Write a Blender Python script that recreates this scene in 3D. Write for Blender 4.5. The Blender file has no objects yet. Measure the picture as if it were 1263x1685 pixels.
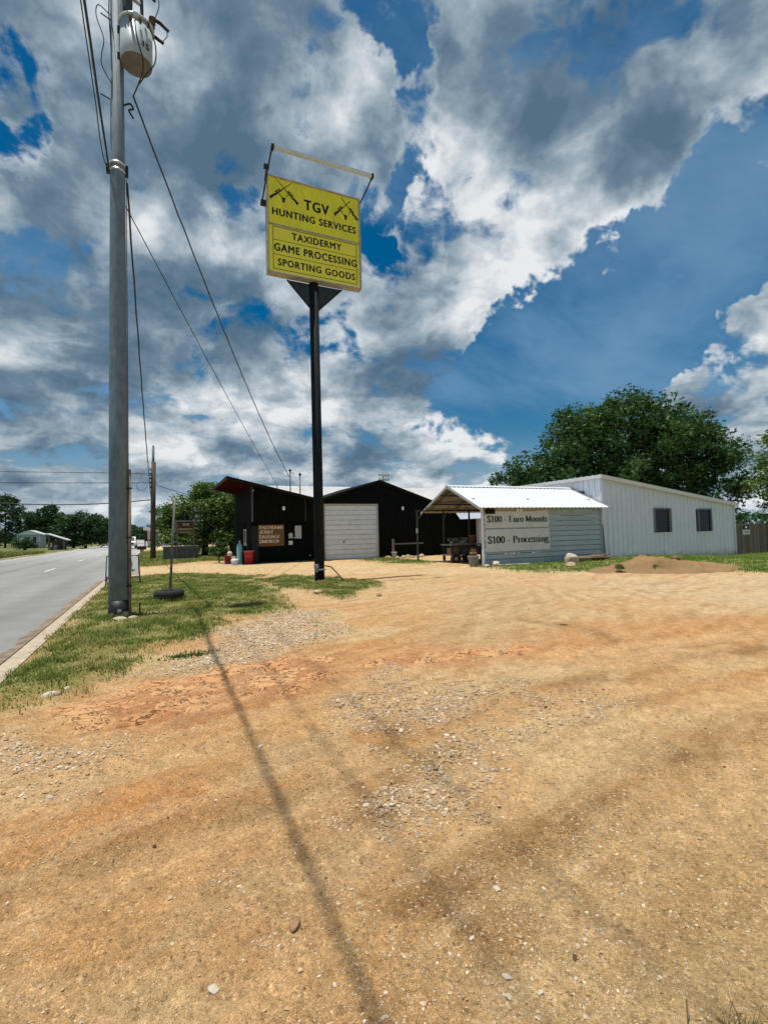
import bpy, bmesh, math, random
import numpy as np
from mathutils import Vector, Matrix

random.seed(7)
rng = np.random.default_rng(11)
S = bpy.context.scene
C = S.collection
R_ = math.radians

# ------------------------------------------------------------------ camera
HEAD, PITCH, ROLL, EYE = R_(24.5), R_(2.3), 0.024, 1.6
fw = Vector((math.sin(HEAD)*math.cos(PITCH), math.cos(HEAD)*math.cos(PITCH), math.sin(PITCH)))
rt0 = Vector((math.cos(HEAD), -math.sin(HEAD), 0)); up0 = rt0.cross(fw)
rt = rt0*math.cos(ROLL) - up0*math.sin(ROLL); up = up0*math.cos(ROLL) + rt0*math.sin(ROLL)
cam_d = bpy.data.cameras.new('camera'); cam = bpy.data.objects.new('camera', cam_d); C.objects.link(cam)
cam.matrix_world = Matrix(((rt.x, up.x, -fw.x, 0), (rt.y, up.y, -fw.y, 0), (rt.z, up.z, -fw.z, EYE), (0, 0, 0, 1)))
cam_d.sensor_fit = 'HORIZONTAL'; cam_d.sensor_width = 36; cam_d.lens = 820/1263*36
cam_d.clip_end = 9000; cam_d.clip_start = 0.05
S.camera = cam

# ------------------------------------------------------------------ light
SUN_EL, SUN_PHI = R_(80), R_(4)            # sun stands left of the view, a little towards the viewer
sdir = Vector((-math.cos(SUN_EL)*math.cos(SUN_PHI), -math.cos(SUN_EL)*math.sin(SUN_PHI), math.sin(SUN_EL)))
sun_d = bpy.data.lights.new('sun', 'SUN'); sun_d.energy = 5.0; sun_d.angle = R_(0.53); sun_d.color = (1, .955, .88)
sun = bpy.data.objects.new('sun', sun_d); C.objects.link(sun)
sun.rotation_euler = sdir.to_track_quat('Z', 'Y').to_euler(); sun.location = (0, 0, 60)
S.view_settings.view_transform = 'Standard'; S.view_settings.look = 'None'
S.view_settings.exposure = 0.0; S.view_settings.gamma = 1.0

W = bpy.data.worlds.new('World'); S.world = W; W.use_nodes = True
wn = W.node_tree.nodes; wl = W.node_tree.links; wn.clear()
SKY_STRENGTH = 0.1

def N(nodes, kind, **kw):
    n = nodes.new(kind)
    for k, v in kw.items():
        if k.startswith('i_'):
            key = k[2:]
            n.inputs[int(key) if key.isdigit() else key].default_value = v
        else: setattr(n, k, v)
    return n

def vm(op, a, b=None):
    n = wn.new('ShaderNodeVectorMath'); n.operation = op
    for i, s in enumerate((a, b)):
        if s is None: continue
        if hasattr(s, 'is_output'): wl.new(s, n.inputs[i])
        else: n.inputs[i].default_value = s
    return n
def mt(op, a, b=None, clamp=False):
    n = wn.new('ShaderNodeMath'); n.operation = op; n.use_clamp = clamp
    for i, s in enumerate((a, b)):
        if s is None: continue
        if hasattr(s, 'is_output'): wl.new(s, n.inputs[i])
        else: n.inputs[i].default_value = s
    return n.outputs[0]
def mr(v, a, b, c=0., d=1., kind='SMOOTHSTEP'):
    n = wn.new('ShaderNodeMapRange'); n.interpolation_type = kind
    wl.new(v, n.inputs[0])
    for i, s in zip((1, 2, 3, 4), (a, b, c, d)):
        if hasattr(s, 'is_output'): wl.new(s, n.inputs[i])
        else: n.inputs[i].default_value = s
    return n.outputs[0]
def noise(vec, scale, detail, rough=.55, dist=0., dims='3D'):
    n = wn.new('ShaderNodeTexNoise'); n.noise_dimensions = dims
    wl.new(vec, n.inputs['Vector']); n.inputs['Scale'].default_value = scale
    n.inputs['Detail'].default_value = detail; n.inputs['Roughness'].default_value = rough
    n.inputs['Distortion'].default_value = dist
    return n
def mixc(f, a, b):
    n = wn.new('ShaderNodeMix'); n.data_type = 'RGBA'
    for i, s in zip((0, 6, 7), (f, a, b)):
        if hasattr(s, 'is_output'): wl.new(s, n.inputs[i])
        else: n.inputs[i].default_value = s
    return n.outputs[2]

sky = wn.new('ShaderNodeTexSky'); sky.sky_type = 'NISHITA'; sky.sun_disc = False
sky.sun_elevation = SUN_EL; sky.sun_rotation = math.atan2(sdir.x, sdir.y); sky.altitude = 100
sky.air_density = 1.0; sky.dust_density = .6; sky.ozone_density = 1.4
tc = wn.new('ShaderNodeTexCoord'); direc = vm('NORMALIZE', tc.outputs['Generated']).outputs[0]
sep = wn.new('ShaderNodeSeparateXYZ'); wl.new(direc, sep.inputs[0])
zz = mt('ADD', mt('MAXIMUM', sep.outputs[2], 0.0), 0.38)
inv = mt('DIVIDE', 1.0, zz)
sc = wn.new('ShaderNodeVectorMath'); sc.operation = 'SCALE'; wl.new(direc, sc.inputs[0]); wl.new(inv, sc.inputs['Scale'])
CLOUD_SEED = 14.5
plane = vm('ADD', sc.outputs[0], (CLOUD_SEED, CLOUD_SEED*.7, CLOUD_SEED*1.3)).outputs[0]                                         # cloud layer seen in perspective
w1 = vm('SUBTRACT', noise(direc, 5.5, 5, .62).outputs['Color'], (.5, .5, .5))
w1s = vm('MULTIPLY', w1.outputs[0], (.30, .30, .30))
warped = vm('NORMALIZE', vm('ADD', direc, w1s.outputs[0]).outputs[0]).outputs[0]
# cloud banks and clear gaps: azimuth, elevation, radius in degrees, weight
BANKS = [(52, 20.5, 2.4, .5), (57.5, 24.5, 2.0, .45), (46.5, 15.5, 2.0, .4), (50, 27.5, 2.6, .5), (43.5, 24.5, 2.2, .5), (56, 31, 2.4, .45), (5, 43, 17, .42), (-6, 36, 13, .30), (-8, 29, 9, .25), (16, 41, 8, .30), (22.6, 46, 4.2, .50), (24.5, 39.3, 4.6, .45), (21.5, 42, 5, .35),
         (37, 46, 8, .34), (42, 40, 11, .55), (52, 42, 12, .48), (61, 37.5, 9, .45), (45, 33.5, 9, .42), (34.5, 34, 5.5, .5), (31, 28.5, 6.5, .45), (39.5, 28, 6.5, .42),
         (25, 21, 7.5, .6), (34, 24, 4.5, .38), (18.5, 16, 7, .32), (9, 26.5, 6, .30), (2, 22, 10, .30), (-10, 20, 11, .30), (13, 21, 7, .30), (61.5, 14, 6, 1.5), (58.5, 10.8, 5, 1.2), (67, 11, 8, .6),
         (42.3, 16.8, 1.9, .42), (21, 9, 9, .34), (31, 6, 7, .32), (4, 9, 12, .32), (-9, 9, 9, .3), (-30, 30, 22, .3), (20, 62, 14, .3),
         (-13.4, 37, 4.0, -1.0), (-11.8, 34, 2.6, -.7), (18.8, 48.5, 3.4, -.8), (27.2, 47.5, 3.6, -1.2), (27.8, 44, 3.0, -.95), (29.2, 41, 3.2, -1.0), (29.6, 37.5, 3.2, -.9), (27.0, 34, 3.2, -.75), (36.5, 38.5, 5, .40), (38, 33, 5, .35), (33, 44, 3.5, .35), (20.2, 36.5, 2.6, -.6), (10.2, 32.6, 3.2, -.95),
         (24.6, 29.6, 2.6, -.6), (57, 28.5, 7, -.8), (64, 26.5, 6, -.60), (53, 23, 9, -.70), (60, 20, 7, -.6), (45, 20, 7, -.55), (38.5, 18.5, 5, -.5), (44, 11.5, 8, -.48), (33.5, 14.5, 4.5, -.46), (53, 13, 7, -.5)]
acc = None
for az, el, r, w in BANKS:
    c = (math.sin(R_(az))*math.cos(R_(el)), math.cos(R_(az))*math.cos(R_(el)), math.sin(R_(el)))
    d = wn.new('ShaderNodeVectorMath'); d.operation = 'DOT_PRODUCT'; wl.new(warped, d.inputs[0]); d.inputs[1].default_value = c
    v = mr(d.outputs['Value'], math.cos(R_(r*1.6)), math.cos(R_(r*.15)), 0., w*.62)
    acc = v if acc is None else mt('ADD', acc, v)
acc = mt('MAXIMUM', mt('MINIMUM', acc, .30), -.40)
def warpv(scale, amt):
    wv = vm('SUBTRACT', noise(plane, scale, 4, .55).outputs['Color'], (.5, .5, .5)).outputs[0]
    return vm('ADD', plane, vm('MULTIPLY', wv, (amt, amt, amt)).outputs[0]).outputs[0]
pw_ = warpv(3.0, .20)
na = noise(pw_, 4.2, 9, .56).outputs[0]
pl2 = vm('ADD', vm('MULTIPLY', pw_, (.968, .968, 1.0)).outputs[0], (-.02, 0, 0)).outputs[0]
nb = noise(pl2, 4.2, 5, .55).outputs[0]
nf = noise(direc, 16, 7, .62, .6).outputs[0]
big = mt('MULTIPLY', mt('SUBTRACT', na, .5), 2.0)
dens = mt('ADD', mt('ADD', big, mt('MULTIPLY', mt('SUBTRACT', nf, .5), .95)), mt('ADD', acc, -.03))
mask = mr(dens, -.05, .22)
thick = mr(dens, .08, .62)
relief = mt('MULTIPLY', mt('SUBTRACT', na, nb), 3.8)
puff = mt('MULTIPLY', mt('SUBTRACT', noise(vm('ADD', direc, (5.3, 1.7, 2.9)).outputs[0], 6.5, 8, .58, .5).outputs[0], .5), 1.9)
large = mt('MULTIPLY', mt('SUBTRACT', noise(direc, 2.1, 3, .5).outputs[0], .5), -.7)
bright = mt('ADD', mt('ADD', mt('SUBTRACT', .70, mt('MULTIPLY', thick, .46)), relief), mt('ADD', puff, large))
LIT_BANKS = [(60.5, 15.5, 4.5, .55), (64, 13, 5, .35), (24.5, 39.3, 4.5, .30), (22.6, 46, 4, .35), (17, 17.5, 5, .28), (10.5, 29, 4, .35), (38.5, 27.5, 6, .25), (31, 27, 5, .25), (35, 38, 5, .25), (-8, 31, 6, .25), (61.5, 33, 4, .3), (30, 6, 6, .25), (3, 10, 8, .2),
             (7, 42, 13, -.32), (50, 37, 9, -.30), (57, 38, 6, -.2), (3, 21, 7, -.28), (-8, 24, 6, -.25), (19, 13.5, 4, -.3), (62, 9.5, 5, -.35), (14, 24, 4, -.25)]
for az, el, rr, w in LIT_BANKS:                               # sunlit flanks and deep shaded bellies of the banks
    c = (math.sin(R_(az))*math.cos(R_(el)), math.cos(R_(az))*math.cos(R_(el)), math.sin(R_(el)))
    d = wn.new('ShaderNodeVectorMath'); d.operation = 'DOT_PRODUCT'; wl.new(warped, d.inputs[0]); d.inputs[1].default_value = c
    bright = mt('ADD', bright, mr(d.outputs['Value'], math.cos(R_(rr*1.5)), math.cos(R_(rr*.2)), 0., w))
bright = mt('ADD', bright, mt('MULTIPLY', mt('SUBTRACT', nf, .5), .55))
bright = mt('ADD', mt('MULTIPLY', bright, .66), .13, True)
ramp = wn.new('ShaderNodeValToRGB'); wl.new(bright, ramp.inputs[0]); cr = ramp.color_ramp
cr.elements[0].position = 0.; cr.elements[0].color = (.092, .160, .232, 1)
cr.elements[1].position = 1.; cr.elements[1].color = (.80, .83, .85, 1)
for p, c in ((.28, (.155, .232, .312, 1)), (.52, (.30, .385, .455, 1)), (.74, (.50, .565, .62, 1))):
    e = cr.elements.new(p); e.color = c
ccol = vm('SCALE', ramp.outputs[0]); ccol.inputs['Scale'].default_value = 1/SKY_STRENGTH
hs = wn.new('ShaderNodeHueSaturation'); wl.new(sky.outputs[0], hs.inputs['Color']); hs.inputs['Saturation'].default_value = 1.6; hs.inputs['Value'].default_value = .70; hs.inputs['Hue'].default_value = .492
# thin high veil of haze towards the horizon
veil = mr(noise(vm('MULTIPLY', plane, (1.0, 1.7, 1)).outputs[0], 1.2, 8, .6, .25).outputs[0], .36, .72, 0., .62)
sky2 = mixc(veil, hs.outputs[0], (.22/SKY_STRENGTH, .38/SKY_STRENGTH, .56/SKY_STRENGTH, 1))
hazef = mr(sep.outputs[2], -.02, .20, .85, 0.)
sky3 = mixc(hazef, sky2, (.30/SKY_STRENGTH, .42/SKY_STRENGTH, .54/SKY_STRENGTH, 1))
final = mixc(mask, sky3, ccol.outputs[0])
bg = wn.new('ShaderNodeBackground'); wl.new(final, bg.inputs[0]); bg.inputs[1].default_value = SKY_STRENGTH
wo = wn.new('ShaderNodeOutputWorld'); wl.new(bg.outputs[0], wo.inputs[0])

# ------------------------------------------------------------------ helpers
ROOT = {}
class MB:
    def __init__(s): s.v = []; s.f = []
    def add(s, vs, fs):
        o = len(s.v); s.v += [tuple(map(float, p)) for p in vs]; s.f += [tuple(i+o for i in q) for q in fs]; return s
    def box(s, x0, x1, y0, y1, z0, z1):
        return s.add([(x0,y0,z0),(x1,y0,z0),(x1,y1,z0),(x0,y1,z0),(x0,y0,z1),(x1,y0,z1),(x1,y1,z1),(x0,y1,z1)],
                     [(0,3,2,1),(4,5,6,7),(0,1,5,4),(1,2,6,5),(2,3,7,6),(3,0,4,7)])
    def hexa(s, p):                                            # 8 points: bottom ring, top ring
        return s.add(p, [(0,3,2,1),(4,5,6,7),(0,1,5,4),(1,2,6,5),(2,3,7,6),(3,0,4,7)])
    def prism(s, poly, axis, a, b):                            # polygon extruded along an axis
        n = len(poly)
        def P(u, v, w): return (w, u, v) if axis == 'x' else (u, w, v) if axis == 'y' else (u, v, w)
        vs = [P(u, v, a) for u, v in poly] + [P(u, v, b) for u, v in poly]
        return s.add(vs, [tuple(range(n))[::-1], tuple(range(n, 2*n))] + [(i, (i+1) % n, n+(i+1) % n, n+i) for i in range(n)])
    def tube(s, pts, r, n=8, cap=True):
        pts = [Vector(p) for p in pts]; rs = r if isinstance(r, (list, tuple)) else [r]*len(pts)
        base = len(s.v); prev = None
        for i, p in enumerate(pts):
            t = (pts[min(i+1, len(pts)-1)] - pts[max(i-1, 0)]).normalized()
            if prev is None:
                a = t.orthogonal().normalized()
            else:
                a = (prev - t*prev.dot(t)).normalized()
            prev = a; b = t.cross(a)
            for k in range(n):
                q = p + (a*math.cos(2*math.pi*k/n) + b*math.sin(2*math.pi*k/n))*rs[i]; s.v.append(tuple(q))
        for i in range(len(pts)-1):
            for k in range(n):
                s.f.append((base+i*n+k, base+i*n+(k+1) % n, base+(i+1)*n+(k+1) % n, base+(i+1)*n+k))
        if cap:
            s.f.append(tuple(base+k for k in range(n))[::-1]); s.f.append(tuple(base+(len(pts)-1)*n+k for k in range(n)))
        return s
    def lathe(s, cx, cy, prof, n=20):                          # profile of (radius, z)
        base = len(s.v)
        for r, z in prof:
            for k in range(n): s.v.append((cx+r*math.cos(2*math.pi*k/n), cy+r*math.sin(2*math.pi*k/n), z))
        for i in range(len(prof)-1):
            for k in range(n):
                s.f.append((base+i*n+k, base+i*n+(k+1) % n, base+(i+1)*n+(k+1) % n, base+(i+1)*n+k))
        s.f.append(tuple(base+k for k in range(n))[::-1]); s.f.append(tuple(base+(len(prof)-1)*n+k for k in range(n)))
        return s
    def build(s, name, material, parent=None, smooth=False, loc=None, bevel=0):
        o0 = Vector(ROOT[parent.name]) if parent is not None else Vector(loc) if loc is not None else Vector((0, 0, 0))
        me = bpy.data.meshes.new(name)
        me.from_pydata([tuple(Vector(p)-o0) for p in s.v], [], s.f); me.update()
        bm = bmesh.new(); bm.from_mesh(me); bmesh.ops.recalc_face_normals(bm, faces=bm.faces); bm.to_mesh(me); bm.free()
        if smooth:
            for p in me.polygons: p.use_smooth = len(p.vertices) <= 4
        return link(name, me, material, parent, o0, bevel)

def link(name, me, material, parent=None, o0=(0, 0, 0), bevel=0):
    o = bpy.data.objects.new(name, me); C.objects.link(o)
    if material is not None and not me.materials: me.materials.append(material)
    if parent is not None: o.parent = parent
    else: o.location = o0
    ROOT[o.name] = tuple(o0)
    if bevel:
        m = o.modifiers.new('bevel', 'BEVEL'); m.width = bevel; m.segments = 1; m.limit_method = 'ANGLE'
    return o
def tag(o, label, cat, group=None):
    o['label'] = label; o['category'] = cat
    if group: o['group'] = group
    return o
def thing(name, loc, label, cat, group=None):
    o = bpy.data.objects.new(name, None); C.objects.link(o); o.location = loc; o.empty_display_size = .2
    ROOT[o.name] = tuple(loc)
    return tag(o, label, cat, group)
def struct(o): o['kind'] = 'structure'; return o
def stuff(o, label=None, cat=None):
    o['kind'] = 'stuff'
    if label: tag(o, label, cat)
    return o

MATS = {}
def mat(name, col, col2=None, rough=.75, metal=0., scale=6., fac=(.35, .65), bump=0., bscale=60., detail=6, spec=.35, stretch=None, coat=0):
    if name in MATS: return MATS[name]
    m = bpy.data.materials.new(name); m.use_nodes = True; nt = m.node_tree; nd = nt.nodes; ln = nt.links
    b = nd['Principled BSDF']; b.inputs['Roughness'].default_value = rough; b.inputs['Metallic'].default_value = metal
    b.inputs['Specular IOR Level'].default_value = spec; b.inputs['Coat Weight'].default_value = coat
    t = nd.new('ShaderNodeTexCoord'); src = t.outputs['Object']
    if stretch:
        mp = nd.new('ShaderNodeMapping'); mp.inputs['Scale'].default_value = stretch; ln.new(src, mp.inputs[0]); src = mp.outputs[0]
    if col2 is None: col2 = tuple(c*.8 for c in col)
    n = nd.new('ShaderNodeTexNoise'); n.inputs['Scale'].default_value = scale; n.inputs['Detail'].default_value = detail; n.inputs['Roughness'].default_value = .62
    ln.new(src, n.inputs['Vector'])
    r = nd.new('ShaderNodeMapRange'); r.inputs[1].default_value = fac[0]; r.inputs[2].default_value = fac[1]; ln.new(n.outputs[0], r.inputs[0])
    mx = nd.new('ShaderNodeMix'); mx.data_type = 'RGBA'; mx.inputs[6].default_value = (*col, 1); mx.inputs[7].default_value = (*col2, 1)
    ln.new(r.outputs[0], mx.inputs[0]); ln.new(mx.outputs[2], b.inputs['Base Color'])
    if bump:
        n2 = nd.new('ShaderNodeTexNoise'); n2.inputs['Scale'].default_value = bscale; n2.inputs['Detail'].default_value = 4; ln.new(src, n2.inputs['Vector'])
        bp = nd.new('ShaderNodeBump'); bp.inputs['Strength'].default_value = bump; bp.inputs['Distance'].default_value = .02
        ln.new(n2.outputs[0], bp.inputs['Height']); ln.new(bp.outputs[0], b.inputs['Normal'])
    MATS[name] = m; return m
def vcol_mat(name, rough=.9, grain=None, bump=0., bscale=90., trans=0., spec=.2, fine=None):
    m = bpy.data.materials.new(name); m.use_nodes = True; nt = m.node_tree; nd = nt.nodes; ln = nt.links
    b = nd['Principled BSDF']; b.inputs['Roughness'].default_value = rough; b.inputs['Specular IOR Level'].default_value = spec
    a = nd.new('ShaderNodeAttribute'); a.attribute_name = 'Col'; src = a.outputs['Color']
    t = nd.new('ShaderNodeTexCoord')
    if grain:
        for sc_, lo, hi in grain:
            n = nd.new('ShaderNodeTexNoise'); n.inputs['Scale'].default_value = sc_; n.inputs['Detail'].default_value = 5; n.inputs['Roughness'].default_value = .7
            ln.new(t.outputs['Object'], n.inputs['Vector'])
            r = nd.new('ShaderNodeMapRange'); r.inputs[1].default_value = .3; r.inputs[2].default_value = .7; r.inputs[3].default_value = lo; r.inputs[4].default_value = hi
            ln.new(n.outputs[0], r.inputs[0])
            v = nd.new('ShaderNodeVectorMath'); v.operation = 'SCALE'; ln.new(src, v.inputs[0]); ln.new(r.outputs[0], v.inputs['Scale']); src = v.outputs[0]
    ln.new(src, b.inputs['Base Color'])
    if bump:
        n2 = nd.new('ShaderNodeTexNoise'); n2.inputs['Scale'].default_value = bscale; n2.inputs['Detail'].default_value = 6; n2.inputs['Roughness'].default_value = .7
        ln.new(t.outputs['Object'], n2.inputs['Vector'])
        bp = nd.new('ShaderNodeBump'); bp.inputs['Strength'].default_value = bump; bp.inputs['Distance'].default_value = .012
        ln.new(n2.outputs[0], bp.inputs['Height']); ln.new(bp.outputs[0], b.inputs['Normal'])
    if trans:
        tr = nd.new('ShaderNodeBsdfTranslucent'); ln.new(src, tr.inputs[0]); mx = nd.new('ShaderNodeMixShader'); mx.inputs[0].default_value = trans
        ln.new(b.outputs[0], mx.inputs[1]); ln.new(tr.outputs[0], mx.inputs[2]); ln.new(mx.outputs[0], nd['Material Output'].inputs[0])
    return m

def mesh_np(name, V, loops, sizes, cols=None, smooth=False):
    me = bpy.data.meshes.new(name)
    me.vertices.add(len(V)); me.vertices.foreach_set('co', np.ascontiguousarray(V, np.float32).ravel())
    me.loops.add(len(loops)); me.loops.foreach_set('vertex_index', np.ascontiguousarray(loops, np.int32))
    st = np.concatenate(([0], np.cumsum(sizes)[:-1])).astype(np.int32)
    me.polygons.add(len(sizes)); me.polygons.foreach_set('loop_start', st)
    if smooth: me.polygons.foreach_set('use_smooth', np.ones(len(sizes), bool))
    else: me.polygons.foreach_set('use_smooth', np.zeros(len(sizes), bool))
    me.update(calc_edges=True); me.validate()
    if cols is not None:
        at = me.attributes.new('Col', 'FLOAT_COLOR', 'POINT')
        at.data.foreach_set('color', np.concatenate([cols, np.ones((len(cols), 1))], 1).astype(np.float32).ravel())
    return me

def vnoise(x, y, seed=0):
    xi = np.floor(x).astype(np.int64); yi = np.floor(y).astype(np.int64); fx = x-xi; fy = y-yi
    def h(a, b):
        v = (a*374761393 + b*668265263 + seed*974711) & 0xffffffff
        v = ((v ^ (v >> 13))*1274126177) & 0xffffffff; v = (v ^ (v >> 16)) & 0xffffffff
        return v/4294967295.0
    sx = fx*fx*(3-2*fx); sy = fy*fy*(3-2*fy)
    return (h(xi, yi)*(1-sx)+h(xi+1, yi)*sx)*(1-sy) + (h(xi, yi+1)*(1-sx)+h(xi+1, yi+1)*sx)*sy
def fbm(x, y, octs=4, seed=0, gain=.5):
    a, s, t = 1., 0., 0.
    for i in range(octs):
        s = s + a*vnoise(x*2**i, y*2**i, seed+i*17); t += a; a *= gain
    return s/t
def sstep(v, a, b):
    t = np.clip((v-a)/(b-a), 0, 1); return t*t*(3-2*t)
def psdf(x, y, poly):                                          # signed distance, positive inside
    d = np.full(x.shape, 1e9); ins = np.zeros(x.shape, bool); n = len(poly)
    for i in range(n):
        ax, ay = poly[i]; bx, by = poly[(i+1) % n]; ex, ey = bx-ax, by-ay
        t = np.clip(((x-ax)*ex+(y-ay)*ey)/(ex*ex+ey*ey), 0, 1)
        d = np.minimum(d, np.hypot(x-ax-t*ex, y-ay-t*ey))
        cnd = (ay > y) != (by > y)
        with np.errstate(divide='ignore', invalid='ignore'):
            xx = ax + (y-ay)/(by-ay if by != ay else 1e-9)*ex
        ins ^= cnd & (x < xx)
    return np.where(ins, d, -d)
def ldist(x, y, pts):
    d = np.full(x.shape, 1e9)
    for (ax, ay), (bx, by) in zip(pts[:-1], pts[1:]):
        ex, ey = bx-ax, by-ay; t = np.clip(((x-ax)*ex+(y-ay)*ey)/(ex*ex+ey*ey), 0, 1)
        d = np.minimum(d, np.hypot(x-ax-t*ex, y-ay-t*ey))
    return d

# ------------------------------------------------------------------ ground zones (metres)
VERGE = [(-1.62, 5.0), (-1.6, 19.9), (-1.6, 22.0), (-.79, 22.3), (1.01, 23.85), (3.48, 19.89), (2.85, 13.96), (2.57, 10.86), (2.03, 10.26), (1.32, 9.89), (.86, 9.07), (.17, 8.1), (-.31, 7.04), (-.77, 6.33), (-1.05, 5.75), (-1.32, 5.3)]
SIGN_GRASS = [(3.16, 18.03), (4.55, 19.34), (5.87, 16.7), (6.2, 14.17), (4.92, 12.48), (4.03, 11.51), (4.01, 13.47), (3.2, 15.18)]
STRIP = [(-1.6, 30.2), (.2, 30.4), (3.17, 34.2), (5.29, 29.6), (8.85, 27.6), (8.9, 28.9), (4.8, 29.6), (4.2, 60), (-1.6, 90)]
CP_GRASS = [(10.6, 27.5), (12.5, 27.9), (13.0, 23.5), (12.5, 21.8), (11.6, 21.0), (10.6, 22.6)]
CP_FRONT = [(12.6, 17.9), (20.2, 17.9), (20.4, 14.9), (18.0, 14.1), (14.3, 13.2), (12.2, 14.4)]
LAWN = [(19.6, 18.6), (46, 18.6), (46, 2), (26, 4), (17.6, 8.6), (17.2, 12.2), (19.0, 14.6)]
GRAVEL = {'pale': [[(-.28, 6.49), (.31, 7.47), (.91, 9.04), (2.39, 10.21), (3.68, 10.13), (2.52, 7.82), (1.42, 6.45), (.8, 6.32), (.25, 6.19)],
                   [(-1.9, 5.9), (-1.02, 5.5), (-.6, 4.89), (-.29, 4.34), (-.54, 4.09), (-.93, 4.02), (-1.5, 3.98), (-2.4, 4.6)]],
          'grey': [[(2.2, 5.68), (2.47, 5.22), (2.36, 4.69), (2.89, 4.59), (3.73, 4.33), (2.81, 3.94), (2.06, 3.77), (1.75, 4.36)],
                   [(1.64, 3.02), (2.07, 3.31), (2.85, 3.56), (3.53, 3.68), (2.95, 3.22), (2.21, 2.98), (1.57, 2.74)]],
          'tan': [[(.74, .9), (.97, 1.73), (1.57, 2.09), (2.49, 2.27), (4.69, 2.44), (7, 2.3), (7, -3), (1, -3)]],
          'far': [[(10.57, 10.63), (13.0, 10.6), (17.2, 9.0), (22, 4), (10.79, 5.43), (10.23, 6.78)]],
          'streak': [[(.44, 3.54), (.77, 3.73), (1.21, 3.8), (1.24, 3.6), (.79, 3.46), (.48, 3.3)],
                     [(-.13, 2.27), (.07, 2.46), (.45, 2.49), (.87, 2.55), (.94, 2.4), (.33, 2.26), (.04, 2.13)]]}
RED = [[(-1.03, 5.27), (-.72, 5.9), (-.18, 6.3), (.47, 6.5), (1.2, 6.48), (2.0, 6.49), (2.03, 5.62), (1.23, 5.05), (.61, 4.8), (-.05, 4.75), (-.6, 4.89)],
       [(2.29, 5.89), (3.22, 5.85), (4.61, 5.57), (4.33, 4.96), (3.26, 5.04), (2.49, 5.42)]]
ORANGE = [[(4.6, 6.4), (6.61, 6.3), (9.0, 5.6), (12, 4.6), (12, 3.9), (8, 4.2), (6.39, 4.3), (5.49, 4.0), (4.53, 4.3), (3.9, 4.86)], [(1.9, 6.6), (3.4, 6.6), (4.4, 6.0), (3.2, 4.9), (2.0, 5.3)], [(-.6, 3.9), (.6, 3.4), (1.3, 3.3), (1.6, 2.4), (.9, 1.7), (.5, 1.9), (-.2, 2.6)]]
GREYTRACK = [(3.45, 6.26), (5.51, 8.92), (8.84, 11.94), (9.44, 10.36), (7.33, 7.72), (5.01, 5.79), (4.07, 5.68)]
DRIVE = [(-2.0, 24.0), (-.77, 23.2), (1.06, 24.6), (3.65, 20.81), (9.03, 16.24), (12.1, 14.4), (13.78, 12.5), (12.4, 18.7), (10.4, 21.82), (9.2, 28.3), (8.48, 27.0), (4.95, 28.9), (2.64, 30.2), (1.19, 29.4), (-2.0, 29.4)]
DAMP = [[(-1.2, 2.6), (-.2, 2.95), (.9, 3.15), (2.0, 3.25)], [(3.6, 4.05), (5.2, 3.95), (8.5, 3.85)], [(7.0, 2.9), (5.0, 2.6), (3.26, 2.43), (2.27, 2.3), (1.46, 2.09), (1.02, 2.03)], [(5.84, 7.04), (6.1, 5.92), (5.63, 4.56), (6.92, 4.21)], [(1.05, 2.05), (1.25, 1.7)], [(1.82, 3.9), (1.5, 3.2), (1.2, 2.7)]]
RUTS = [[(.8, 2.37), (1.22, 2.69), (2.19, 3.1), (3.81, 3.43), (6.66, 3.61), (12, 3.4)], [(-.87, 3.75), (-.4, 3.84), (.28, 3.98), (1.0, 4.12)], [(1.82, 3.98), (2.61, 4.51), (4.04, 4.48), (8.14, 4.4), (14, 4.0)],
        [(3.38, 6.3), (6.21, 9.52), (10.31, 12.36)], [(4.1, 5.9), (6.5, 8.3), (9.6, 11.3), (10.6, 14.5)], [(4.75, 5.49), (6.72, 7.24), (9.01, 10.34), (10.04, 13.87)], [(-.9, 2.9), (.1, 2.9), (1.0, 3.05)]]

TRACKS = [[(-1.6, 2.3), (-.2, 2.75), (1.2, 3.2), (2.6, 3.45), (4.4, 3.65), (7.5, 3.7), (14, 3.0)], [(-1.8, 3.6), (-.4, 4.0), (1.0, 4.2), (2.4, 4.6), (4.2, 4.75), (8.0, 4.6), (14, 3.9)],
          [(-.6, 1.3), (.3, 1.75), (1.3, 2.3), (2.6, 2.75), (4.6, 2.95), (9, 2.6)], [(2.6, 4.6), (4.2, 6.2), (6.2, 8.6), (8.4, 11.0), (9.8, 14.0), (10.0, 20), (10.4, 27)], [(3.9, 4.3), (5.6, 5.9), (7.6, 8.2), (9.4, 10.6), (10.8, 13.6), (11.2, 19), (11.8, 27)],
          [(6, 5.2), (8.4, 7.4), (9.6, 10.2), (8.8, 13.6), (6.0, 18.0), (2.0, 24)], [(7.6, 4.6), (9.9, 6.6), (11.1, 9.6), (10.2, 13.9), (7.2, 19.0), (3, 25)], [(.2, 1.0), (1.6, 1.65), (3.2, 1.95), (6, 1.8)], [(14, 7.5), (10.5, 8.6), (8.6, 11), (7.4, 14.5), (3, 22)]]
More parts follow.
